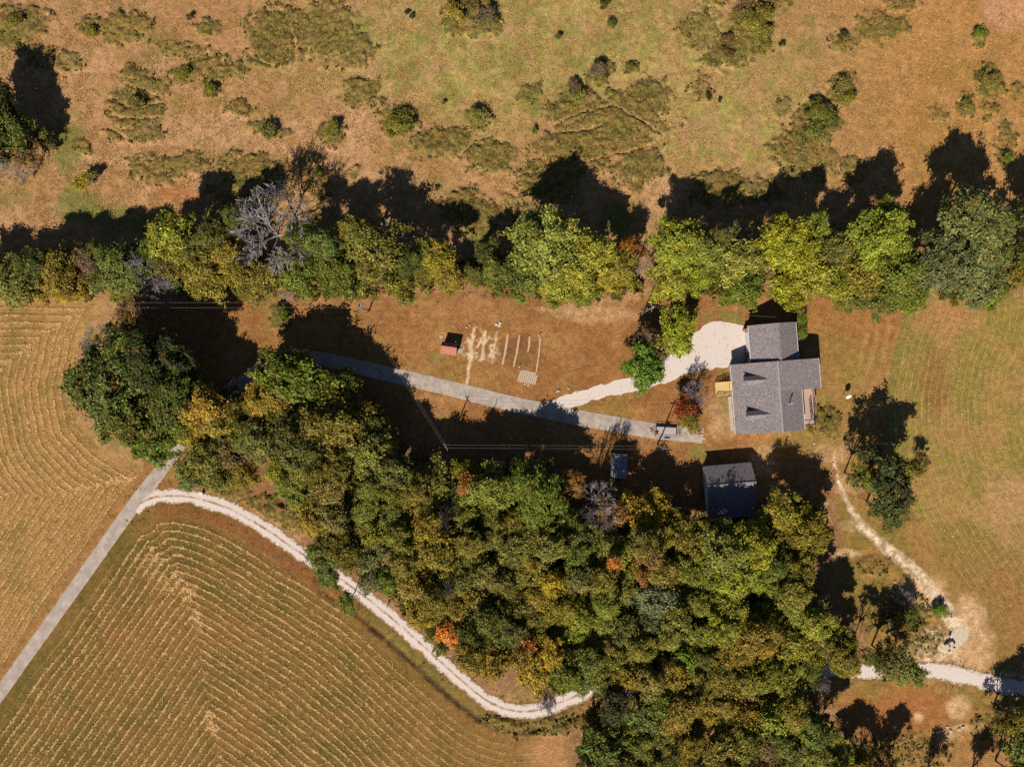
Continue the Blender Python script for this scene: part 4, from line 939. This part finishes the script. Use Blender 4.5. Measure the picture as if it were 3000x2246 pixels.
# fascia and gutters
for u0, v0, v1, z in ((-8.95,-15,0,2.93),(-4.70,.02,8.05,3.44),(5.50,.02,8.05,3.87)):
    MB().box((u0,(v0+v1)/2,z), (.10, v1-v0, .12)).build("gutter", M['white'], house)
MB().box((5.66,-10.7,3.98), (.10, 8.5, .12)).build("gutter", M['white'], house)
MB().box((9.31,-3.2,4.90), (.10, 6.4, .12)).build("gutter", M['white'], house)
# dormers
for vv in (-3.65, -11.05):
    d = empty("dormer", (0, vv, 0)); d.parent = house
    MB().profile([(-6.7,3.6),(-6.7,4.95),(-3.3,4.95),(-3.3,4.8)], -.72, .72).build("dormer_wall", M['white'], d)
    g = MB(); g.add([(-6.7,-.72,4.9),(-6.7,.72,4.9),(-6.7,0,5.42),(-3.0,-.72,4.9),(-3.0,.72,4.9),(-2.4,0,5.42)], [(0,1,2),(0,2,5,3),(1,4,5,2)]); g.build("gable", M['white'], d)
    rf = MB()
    rf.slab([(-7.0,-.95,4.92),(-3.2,-.95,4.92),(-1.75,0,5.62),(-7.0,0,5.62)], .10)
    rf.slab([(-7.0,.003,5.62),(-1.75,.003,5.62),(-3.2,.95,4.92),(-7.0,.95,4.92)], .10)
    rf.build("dormer_roof", M['shingle'], d)
    MB().box((-6.73,0,4.5), (.05, .8, .7)).build("window", M['glass'], d)
# flue and vents
fl = MB(); fl.tube((2.1,-9.1,5.3),(2.1,-9.1,6.75),.13,n=14); fl.tube((2.1,-9.1,6.75),(2.1,-9.1,6.98),.24,.20,14); fl.build("flue_pipe", M['galv'], house)
MB().tube((4.9,-.9,5.5),(4.9,-.9,6.05),.07,n=10).build("vent_pipe", M['white'], house)
MB().tube((2.1,-9.1,5.44),(2.1,-9.1,5.62),.26,.14,14).build("flue_flashing", M['galv'], house)
# windows and doors on the walls
for (u, v, z, ax, w, h) in ((-8.43,-12.6,1.6,'x',1.4,1.3),(-8.43,-9.2,1.6,'x',1.4,1.3),(-8.43,-2.0,1.6,'x',1.2,1.3),(5.18,-8.0,1.7,'x',1.5,1.4),(8.83,-3.2,1.7,'x',1.5,1.4),(-4.0,-14.63,1.7,'y',1.4,1.3),(2.6,-14.63,1.7,'y',1.2,1.3),(1.0,7.68,1.8,'y',1.2,1.0)):
    fr = MB().box((u, v, z), (.08, w+.16, h+.16) if ax == 'x' else (w+.16, .08, h+.16)).build("window", M['white'], house)
    sgn = -.03 if u < -5 else (.03 if ax == 'x' else (-.03 if v < 0 else .03))
    MB().box((u+(sgn if ax == 'x' else 0), v+(sgn if ax == 'y' else 0), z), (.06, w, h) if ax == 'x' else (w, .06, h)).build("pane", M['glass'], fr)
MB().box((-8.44,-5.1,1.95), (.1, 1.0, 2.05)).build("front_door", M['white'], house)
MB().box((5.19,-11.4,1.95), (.1, 1.8, 2.05)).build("patio_door", M['glass'], house)
MB().box((-4.26,4.6,1.3), (.14, 4.4, 2.5)).build("garage_door", M['white'], house)
for v in (7.35, 1.9): MB().box((-4.45,v,.9), (.5, .42, 1.8)).build("garage_pier", M['brick'], house)
mb = MB()
for k in range(5): mb.box((-4.335,4.6,.45+k*.45), (.02, 4.3, .03))
mb.build("door_panel_line", M['greywood'], house)
# front porch strip with brackets
MB().b(-9.15,-8.42,-14.4,-6.9,.0,.55).build("porch_step", M['siding'], house)
for v in (-8.9, -11.3, -13.9):
    MB().box((-8.72,v,2.55), (.1,.1,.9), ry=math.radians(-45)).build("eave_bracket", M['newwood'], house)
# new pine front steps
st = empty("front_steps", (0, 0, 0)); st.parent = house
mb = MB()
n = 9
for k in range(n):
    z = 1.22-k*.125; u = -8.95-.30*k-.15
    mb.b(u-.15+.006, u+.15-.006, -6.45, -3.72, z-.05, z)
mb.build("treads", M['newwood'], st)
mb = MB(); mb.b(-8.82,-8.42,-6.45,-3.72,1.16,1.22); mb.build("landing", M['newwood'], st)
def railing(parent, p0, p1, mat, h=.95, sp=.13, post=1.4, name="railing"):
    p0 = Vector(p0); p1 = Vector(p1); d = p1-p0; L = math.hypot(d.x, d.y); a = math.atan2(d.y, d.x); ry = -math.atan2(d.z, L)
    mb = MB()
    for zz_ in (h, .12): mb.box((p0+p1)/2+Vector((0, 0, zz_)), (d.length, .10 if zz_ > .5 else .05, .05), rz=a, ry=ry)
    k = int(L/sp)
    for i in range(k+1):
        q = p0+d*(i/k); mb.box(q+Vector((0, 0, h/2+.05)), (.045, .045, h-.12), rz=a)
    m_ = max(1, int(round(L/post)))
    for i in range(m_+1):
        q = p0+d*(i/m_); mb.box(q+Vector((0, 0, h/2-.25)), (.11, .11, h+.56), rz=a)
    return mb.build(name, mat, parent)
railing(st, (-8.5,-3.66,1.24), (-11.6,-3.66,.30), M['newwood'])
railing(st, (-8.5,-6.50,1.24), (-11.6,-6.50,.30), M['newwood'])
# back deck
dk = empty("back_deck", (0, 0, 0)); dk.parent = house
mb = MB(); u = 5.22
while u < 9.0:
    mb.b(u, u+.132, -14.35, -6.12, 1.0, 1.05); u += .14
mb.build("deck_boards", M['oldwood'], dk)
mb = MB()
for u in (5.4, 7.2, 8.9):
    for v in (-6.4,-9,-11.6,-14.1): mb.box((u,v,.5), (.14,.14,1.0))
mb.b(5.25,9.0,-14.32,-14.27,.78,.98); mb.b(8.95,9.0,-14.2,-6.2,.78,.98); mb.build("deck_frame", M['oldwood'], dk)
railing(dk, (9.0,-6.6,1.05), (9.35,-9.4,1.05), M['oldwood'], 1.0); railing(dk, (9.35,-9.4,1.05), (9.0,-12.2,1.05), M['oldwood'], 1.0)
railing(dk, (9.0,-12.2,1.05), (8.95,-14.3,1.05), M['steel'], 1.0); railing(dk, (5.3,-14.3,1.05), (8.95,-14.3,1.05), M['steel'], 1.0, sp=1.2)
railing(dk, (8.25,-8.9,1.05), (8.35,-13.0,1.05), M['steel'], 1.0, sp=.35)

# ------------------------------------------------------------------ outbuilding in the tree shade
ob = empty("outbuilding", (51.9, -20.9, 0), math.radians(5.0), label="grey-shingled outbuilding half in tree shadow below the house", cat="outbuilding")
MB().profile([(-10.3+.45, -.05),(-10.3+.45,2.6),(-.45,2.6),(-.45,-.05)], -7.2, 3.5).build("wall", M['white'], ob)
mb = MB(); mb.add([(-9.85,3.5,2.55),(-9.85,0,4.85),(-9.85,-7.2,2.5),(-.45,3.5,2.55),(-.45,0,4.85),(-.45,-7.2,2.5)], [(0,1,2),(3,5,4),(0,3,4,1),(1,4,5,2)]); mb.build("gable", M['white'], ob)
mb = MB()
mb.slab([(-10.3,0,5.05),(0,0,5.05),(0,3.95,2.75),(-10.3,3.95,2.75)], .16); mb.slab([(-10.3,-7.65,2.55),(0,-7.65,2.55),(0,-.003,5.05),(-10.3,-.003,5.05)], .16)
mb.build("roof", M['shingle'], ob)
MB().box((-5.15,0,5.05), (10.34,.34,.05)).build("ridge_cap", M['shingle'], ob)
MB().box((-5.1,3.54,1.15), (3.0,.1,2.2)).build("door", M['greywood'], ob)
for x in (-8.4,-1.9):
    fr = MB().box((x,3.54,1.6), (1.0,.08,.9)).build("window", M['oldwood'], ob); MB().box((x,3.57,1.6), (.85,.06,.75)).build("pane", M['glass'], fr)
MB().box((-10.33,-1.8,2.9), (.06,3.0,.14), rx=math.radians(18)).build("fascia", M['white'], ob)

# arched grey shelter
xs_, ys_ = inv(1816, 1364, 2.0)
ar = empty("arched_shelter", (xs_, ys_, 0), math.radians(-4), label="grey arched tarpaulin shelter in the tree shadow beside the lane", cat="shelter")
pr = [(-1.7,0),(-1.7,1.5)]+[(1.7*math.cos(math.radians(a))*-1, 1.5+1.25*math.sin(math.radians(a))) for a in range(15, 180, 15)]+[(1.7,1.5),(1.7,0)]
inn = [(x*.965, max(0, z-.05) if z > 0 else 0) for x, z in pr]
mb = MB(); n = len(pr)
P = [(x, -2.6, z) for x, z in pr]+[(x, 2.6, z) for x, z in pr]+[(x, -2.6, z) for x, z in inn]+[(x, 2.6, z) for x, z in inn]
F = []
for i in range(n-1): F += [(i, i+1, n+i+1, n+i), (2*n+i, 3*n+i, 3*n+i+1, 2*n+i+1), (i, 2*n+i, 2*n+i+1, i+1), (n+i, n+i+1, 3*n+i+1, 3*n+i)]
mb.add(P, F); mb.build("cover", M['tarp'], ar)
MB().profile([(x*.95, z*.98) for x, z in pr], 2.42, 2.46).build("end_wall", M['tarp'], ar)
for y in (-2.55, 0, 2.55):
    mb = MB()
    for (x0, z0), (x1, z1) in zip(pr[:-1], pr[1:]): mb.tube((x0, y, z0+.01), (x1, y, z1+.01), .035, n=6)
    mb.build("hoop", M['galv'], ar)

# red-roofed shed
xs_, ys_ = inv(1315, 1018, 2.6)
sd = empty("garden_shed", (xs_, ys_, 0), math.radians(-8.5), label="small shed with a rusty red roof at the garden's left end", cat="shed")
MB().profile([(0,0)], 0, 0) if False else None
mb = MB(); Y = [(-1.35,1.55),(-.02,2.55),(.95,2.0)]
mb.add([(-1.5,-1.3,0),(1.5,-1.3,0),(1.5,.95,0),(-1.5,.95,0),(-1.5,-1.3,1.72),(1.5,-1.3,1.72),(1.5,.95,1.95),(-1.5,.95,1.95),(-1.5,.15,2.66),(1.5,.15,2.66)],
       [(0,1,5,4),(2,3,7,6),(1,2,6,9,5),(3,0,4,8,7),(0,3,2,1),(4,5,9,8),(8,9,6,7)]); mb.build("wall", M['shedwall'], sd)
mb = MB(); mb.slab([(-1.72,-1.5,1.68),(1.72,-1.5,1.68),(1.72,.15,2.78),(-1.72,.15,2.78)], .06); mb.slab([(-1.72,.153,2.78),(1.72,.153,2.78),(1.72,1.15,1.98),(-1.72,1.15,1.98)], .06); mb.build("roof", M['redroof'], sd)
MB().box((0,.15,2.80), (3.46,.16,.03)).build("ridge_cap", M['redroof'], sd)
MB().box((1.53,-.2,.95), (.05,.8,1.7)).build("door", M['greywood'], sd)

def simple(name, px, py, label, cat, h=0.0, rz=0.0, group=None):
    x, y = inv(px, py, h); return empty(name, (x, y, 0), rz, label=label, cat=cat, group=group)
# things round the shed
o = simple("ramp", 1349, 1027, "short grey board ramp at the red shed's door", "ramp", rz=math.radians(-8))
mb = MB()
for k in range(5): mb.box((-.4+k*.2,0,.25-k*.05), (.18,1.1,.04), ry=math.radians(12))
mb.build("board", M['greywood'], o); MB().box((0,-.4,.1), (1.0,.08,.12), ry=math.radians(12)).build("bearer", M['greywood'], o)
o = simple("flagpole", 1338, 1003, "thin white upright pole behind the red-roofed shed", "pole")
MB().tube((0,0,0),(0,0,3.6),.05,.04,10).build("shaft", M['white'], o); MB().tube((0,0,0),(0,0,.15),.12,.1,12).build("foot", M['concrete'], o)
x, y = inv(1293, 986); mb = MB().ring((0,0,0), .24, .075); o = mb.build("white_hoop", M['white'], None, smooth=True); o.location = (x, y, .08); tag(o, "white round hoop lying on the grass left of the red shed", "hoop")
x, y = inv(1305, 1041); mb = MB(); mb.tube((-.7,.25,.06),(0,-.12,.06),.03); mb.tube((0,-.12,.06),(.5,.15,.06),.03); o = mb.build("metal_bracket", M['galv'], None); o.location = (x, y, 0); tag(o, "pale bent metal rod on the grass below the red shed", "rod")
# paver grid: separate slabs
pv0 = MB().box((0,0,0), (.36,.26,.06)).build("paving_slab", M['concrete'], None, bevel=.015)
a0, a1, a2_ = np.array((1527.,1084.)), np.array((1574.,1094.)), np.array((1519.,1115.))
first = True; rp = random.Random(5)
for i in range(9):
    for j in range(9):
        if (i, j) in ((0,0),(8,0),(8,1)): continue
        p = a0+(a1-a0)*i/8+(a2_-a0)*j/8; x, y = inv(*p)
        o = pv0 if first else pv0.copy()
        if not first: COL.link(o)
        first = False
        o.location = (x, y, .04); o.rotation_euler = (0, 0, math.radians(-12)+rp.uniform(-.06,.06))
        tag(o, "pale rectangular paving slab in the gappy grid beside the garden rows", "paving slab", "paving slabs laid in a grid")
def slabby(name, px, py, d, rz, label, mat, cat, z=None, group=None):
    o = MB().box((0,0,0), d).build(name, mat, None, bevel=.02); x, y = inv(px, py); o.location = (x, y, z if z is not None else d[2]/2); o.rotation_euler = (0,0,rz)
    return tag(o, label, cat, group)
slabby("stepping_stone",1538,1125,(.42,.38,.07),.1,"pale square slab alone below the paver grid, the left one",M['concrete'],"slab")
slabby("stepping_stone",1548,1128,(.42,.38,.07),-.1,"pale square slab alone below the paver grid, the right one",M['concrete'],"slab")
for i, (px, py, w) in enumerate(((1454,951,"left"),(1465,947,"upper right"),(1462,954,"lower right"))):
    slabby("plastic_lid",px,py,(.46,.42,.22),.2*i,f"white square box lid above the garden rows, the {w} of three",M['white'],"lid")
for i, (px, py, w) in enumerate(((1367,959,"left"),(1376,953,"middle"),(1396,956,"right"))):
    o = simple("stone", px, py, f"pale rock in the grass above the garden rows, the {w} one of three", "rock"); 
    mb = MB(); mb.box((0,0,.12),(.4,.3,.25),rz=.5*i); ob_ = mb.build("boulder", M['stone'], o, bevel=.09)
o = simple("garden_stake", 1579, 985, "small white capped stake at the last garden row's top", "stake"); MB().tube((0,0,0),(0,0,.8),.05).build("shaft", M['galv'], o); MB().box((0,0,.85),(.3,.22,.12)).build("cap", M['white'], o)
o = simple("garden_stake", 1521, 1075, "small white capped stake above the paver grid's left corner", "stake"); MB().tube((0,0,0),(0,0,.7),.05).build("shaft", M['galv'], o); MB().box((0,0,.74),(.22,.22,.1)).build("cap", M['white'], o)
o = simple("marker_post", 595, 1444, "white marker post standing on the grass above the white track", "post"); MB().box((0,0,.5),(.55,.45,1.0)).build("shaft", M['concrete'], o, bevel=.03); MB().box((0,0,1.03),(.7,.6,.08)).build("cap", M['white'], o)

# trailer
tx, ty = inv(1949, 1264)
tr = empty("utility_trailer", (tx, ty, 0), math.radians(-3.5), label="black flatbed utility trailer with grey boards parked at the lane's end", cat="trailer")
mb = MB()
for k in range(9): y = -.92+k*.23; mb.b(-2.2,2.2,y-.108,y+.108,.58,.63)
mb.build("deck", M['greywood'], tr)
mb = MB()
for y in (-1.06,1.06): mb.b(-2.25,2.25,y-.04,y+.04,.46,.60); mb.box((0,y,1.02),(4.5,.05,.05))
for x in (-2.22,2.22): mb.b(x-.04,x+.04,-1.02,1.02,.46,.60)
mb.box((-2.22,0,1.02),(.05,2.1,.05))
for x in (-2.2,-1.1,0,1.1,2.2):
    for y in (-1.06,1.06): mb.box((x,y,.8),(.05,.05,.42))
mb.build("frame", M['steel'], tr)
mb = MB(); mb.tube((-2.2,.75,.5),(-3.35,0,.5),.06); mb.tube((-2.2,-.75,.5),(-3.35,0,.5),.06); mb.tube((-3.2,0,.5),(-3.65,0,.5),.07); mb.tube((-3.1,.0,.1),(-3.1,0,1.0),.05); mb.build("drawbar", M['steel'], tr)
MB().box((-3.55,0,.56),(.22,.14,.12)).build("coupler", M['galv'], tr)
for y in (-1.26,1.26):
    w = MB().ring((0,0,0), .24, .10, 'Y'); w = w.build("wheel", M['tyre'], tr, smooth=True); w.location = (.35, y, .34)
    MB().tube((0,-.05,0),(0,.05,0),.17,n=14).build("rim", M['galv'], w)
    mb = MB(); mb.box((.35,y,.76),(.95,.30,.04)); mb.box((-.18,y,.64),(.25,.30,.04),ry=math.radians(-50)); mb.box((.88,y,.64),(.25,.30,.04),ry=math.radians(50)); mb.build("fender", M['steel'], tr)
sp = MB().ring((0,0,0), .24, .10).build("spare_wheel", M['tyre'], tr, smooth=True); sp.location = (-1.95,-.2,.74)
MB().tube((0,0,-.05),(0,0,.07),.15,n=14).build("hub", M['redpaint'], sp)
mb = MB()
for k in range(5): mb.box((2.72,-.9+k*.45,.62),(.9,.04,.04))
for x in (2.3,2.6,2.9,3.17): mb.box((x,0,.62),(.04,1.95,.04))
mb.build("ramp_gate", M['steel'], tr)

# firewood and timbers
wp = simple("firewood_pile", 2040, 1265, "heap of split firewood on the end of the paved lane", "firewood", rz=math.radians(-3))
rw = random.Random(9); mb = MB()
for k in range(90):
    x = rw.uniform(-1.2,1.2); y = rw.uniform(-.7,.65); z = .06+rw.random()*.35*(1-abs(x)/1.4)
    a = rw.gauss(0,.3); L = rw.uniform(.16,.26); mb.tube((x-math.cos(a)*L,y-math.sin(a)*L,z),(x+math.cos(a)*L,y+math.sin(a)*L,z+rw.uniform(-.05,.05)),rw.uniform(.05,.085),n=5)
mb.build("split_log", M['log'], wp); wp.children[0]["kind"] = "stuff"
for i, (px, py, L, rz, c, lab) in enumerate(((2046,1281,2.9,-5,'newwood',"long yellow pine beam lying below the firewood heap"),(2050,1283.5,2.4,-4,'newwood',"shorter yellow pine beam beside the long one by the firewood"),(2045,1288,1.2,-2,'white',"short white board below the pine beams near the firewood"))):
    slabby("timber_beam" if i < 2 else "white_board", px, py, (L,.14,.12), math.radians(rz), lab, M[c], "timber")

# satellite dish
xd, yd = inv(2470, 1158)
sat = empty("satellite_dish", (xd, yd, 0), math.radians(20), label="large white satellite dish on a post in the back lawn", cat="satellite dish")
MB().tube((0,0,0),(0,0,1.75),.06).build("post", M['galv'], sat)
nr, na = 7, 28; V = []; F = []
for i in range(nr+1):
    for j in range(na):
        q = i/nr*.62; t = 2*math.pi*j/na; V.append((q*math.cos(t), q*math.sin(t), .42*q*q)); 
        if i < nr: F.append((i*na+j, i*na+(j+1) % na, (i+1)*na+(j+1) % na, (i+1)*na+j))
mb = MB(); mb.add(V, F); di = mb.build("reflector", M['white'], sat, smooth=True); sm = di.modifiers.new("thick", 'SOLIDIFY'); sm.thickness = .025
di.location = (.15,-.25,1.85); di.rotation_euler = (math.radians(48), 0, math.radians(-10))
MB().tube((0,0,0),(0,0,.55),.015).build("feed_arm", M['galv'], di); MB().box((0,0,.56),(.1,.08,.12)).build("feed_horn", M['greywood'], di)

# concrete troughs and pad in the south-east
tr2 = simple("concrete_trough", 2771, 1893, "pale concrete block trough, the left of the pair on the dirt pad", "trough", rz=math.radians(-62), group="concrete troughs")
for t_, (px, py, L, w_) in ((tr2, (2771,1893,1.7,.75)), (None, (2785,1885,1.6,.7))):
    r_ = t_ or simple("concrete_trough", px, py, "pale concrete block trough, the right of the pair on the dirt pad", "trough", rz=math.radians(-56), group="concrete troughs")
    mb = MB(); mb.b(-L/2,L/2,-w_/2,w_/2,0,.08); mb.b(-L/2,L/2,-w_/2,-w_/2+.1,.08,.85); mb.b(-L/2,L/2,w_/2-.1,w_/2,.08,.85); mb.b(-L/2,-L/2+.1,-w_/2+.1,w_/2-.1,.08,.85); mb.b(L/2-.1,L/2,-w_/2+.1,w_/2-.1,.08,.85); mb.build("basin", M['concrete'], r_)
    MB().b(-L/2+.1,L/2-.5,-w_/2+.1,w_/2-.1,.80,.86).build("lid", M['concrete'], r_)
o = sheet("concrete_pad", [(2786,1862),(2796,1844),(2815,1836),(2838,1846),(2836,1866),(2820,1886),(2803,1902),(2790,1906),(2764,1900),(2760,1890),(2778,1876)], M['concrete'], .004, .04)
o = simple("valve_box", 2781, 1861, "small pale box with a lid above the concrete troughs", "box"); MB().box((0,0,.35),(.4,.4,.7)).build("body", M['concrete'], o, bevel=.02); MB().box((0,0,.73),(.46,.46,.05)).build("lid", M['white'], o)
# scattered limestone rocks
rk = random.Random(4)
rocks = [(2622,1704),(2624,1718),(2618,1734),(2612,1744),(2690,1790),(2702,1782),(2712,1776),(2684,1796),(2560,1745),(2748,2142),(2758,2138),(2775,2128),(2810,2134),(2820,2128),(2846,2120),(2857,2148),(2785,2140),(1635,1145),(1665,1138),(2030,925),(2250,1358),(2205,1345),(2215,1390),(2385,1298)]
rock_me = []
for i in range(3):
    mb = MB(); mb.box((0,0,.14),(.55,.4,.3),rz=.3*i,rx=.2); mb.box((.2,.1,.1),(.35,.3,.22),rz=1.1+i); o_ = mb.build("tmp", M['stone'], None, bevel=.08); rock_me.append(o_.data); 
    if i: bpy.data.objects.remove(o_)
    else: keep_rock = o_
bpy.data.objects.remove(keep_rock)
for i, (px, py) in enumerate(rocks):
    x, y = inv(px, py); o = link("rock", rk.choice(rock_me)); o.location = (x, y, 0); s_ = rk.uniform(.7,1.5); o.scale = (s_, s_*rk.uniform(.7,1), s_*.8); o.rotation_euler = (0,0,rk.uniform(0,6))
    md = o.modifiers.new("bevel", 'BEVEL'); md.width = .08; md.segments = 2
    tag(o, unique("pale limestone rock on the ground", px, py), "rock", "loose limestone rocks")

# ------------------------------------------------------------------ utility poles and wires
def pole(px, py, h, label, arm_rz, transformer=False, light=False):
    x, y = inv(px, py); p = empty("utility_pole", (x, y, 0), arm_rz, label=label, cat="utility pole", group="utility poles")
    MB().tube((0,0,0),(0,0,h),.17,.11,12).build("shaft", M['pole'], p)
    MB().box((0,0,h-.55),(.11,1.7,.12)).build("crossarm", M['pole'], p)
    for s_ in (-.72,.72): MB().tube((0,s_,h-.49),(0,s_,h-.28),.05,.04,8).build("insulator", M['white'], p)
    MB().tube((0,0,h),(0,0,h+.22),.05,.04,8).build("insulator", M['white'], p)
    if transformer:
        t = MB(); t.tube((.38,.25,h-2.1),(.38,.25,h-1.15),.30,n=16); t = t.build("transformer", M['galv'], p); MB().tube((.38,.25,h-1.15),(.38,.25,h-.95),.05).build("bushing", M['white'], t)
    return Vector((x, y, h))
P1 = pole(1080,912,11,"tall utility pole with a silver transformer above the garden", 0, True)
P2 = pole(1887,914,8.6,"utility pole beside the shaded trees left of the house", 0, True)
P5 = pole(1318,1298,9.5,"corner utility pole at the wood's dark upper edge", math.radians(30))
P3 = pole(1926,1303,9,"leaning-looking pole just below the flatbed trailer", math.radians(90))
P4 = pole(2548,1292,8.6,"utility pole by the thin tree right of the house", math.radians(90))
def span(a, b_, off, label, grp, sag=.5):
    off = Vector(off); a = a+off; b_ = b_+off; mb = MB(); n = 22; pts = []
    for i in range(n+1):
        t = i/n; q = a.lerp(b_, t); q.z -= sag*4*t*(1-t); pts.append(q)
    c = (a+b_)/2
    for p, q in zip(pts[:-1], pts[1:]): mb.tube(p-c, q-c, .013, n=5, cap=False)
    o = mb.build("overhead_wire", M['wire'], None); o.location = c; tag(o, label, "wire", grp)
E0 = Vector((inv(-500, 898, 10)[0], inv(-500, 898, 10)[1], 11))
span(E0, P1, (0,.72,-.28), "upper wire of the pair running left from the transformer pole", "overhead wires"); span(E0, P1, (0,-.3,-.6), "lower wire of the pair running left from the transformer pole", "overhead wires")
span(P1, P2, (0,.72,-.28), "upper wire from the transformer pole right towards the house", "overhead wires"); span(P1, P2, (0,-.3,-.6), "lower wire from the transformer pole right towards the house", "overhead wires")
span(P1, P5, (.2,.1,-.3), "right wire slanting down over the lane to the corner pole", "overhead wires"); span(P1, P5, (-.25,-.1,-.7), "left wire slanting down over the lane to the corner pole", "overhead wires")
span(P5, P3, (0,.45,-.3), "upper wire between the corner pole and the trailer pole", "overhead wires"); span(P5, P3, (0,-.2,-.5), "lower wire between the corner pole and the trailer pole", "overhead wires")
span(P3, P4, (0,0,-.3), "single wire between the trailer pole and the thin-tree pole", "overhead wires")
E2 = Vector((inv(2300, 930, 7)[0], inv(2300, 930, 7)[1], 5.0)); span(P2, E2, (0,.2,-.4), "service wire from the shaded pole to the garage wing", "overhead wires", .6)
print("trees", tree_i, "wood", n1_, n2_, "objects", len(bpy.data.objects))
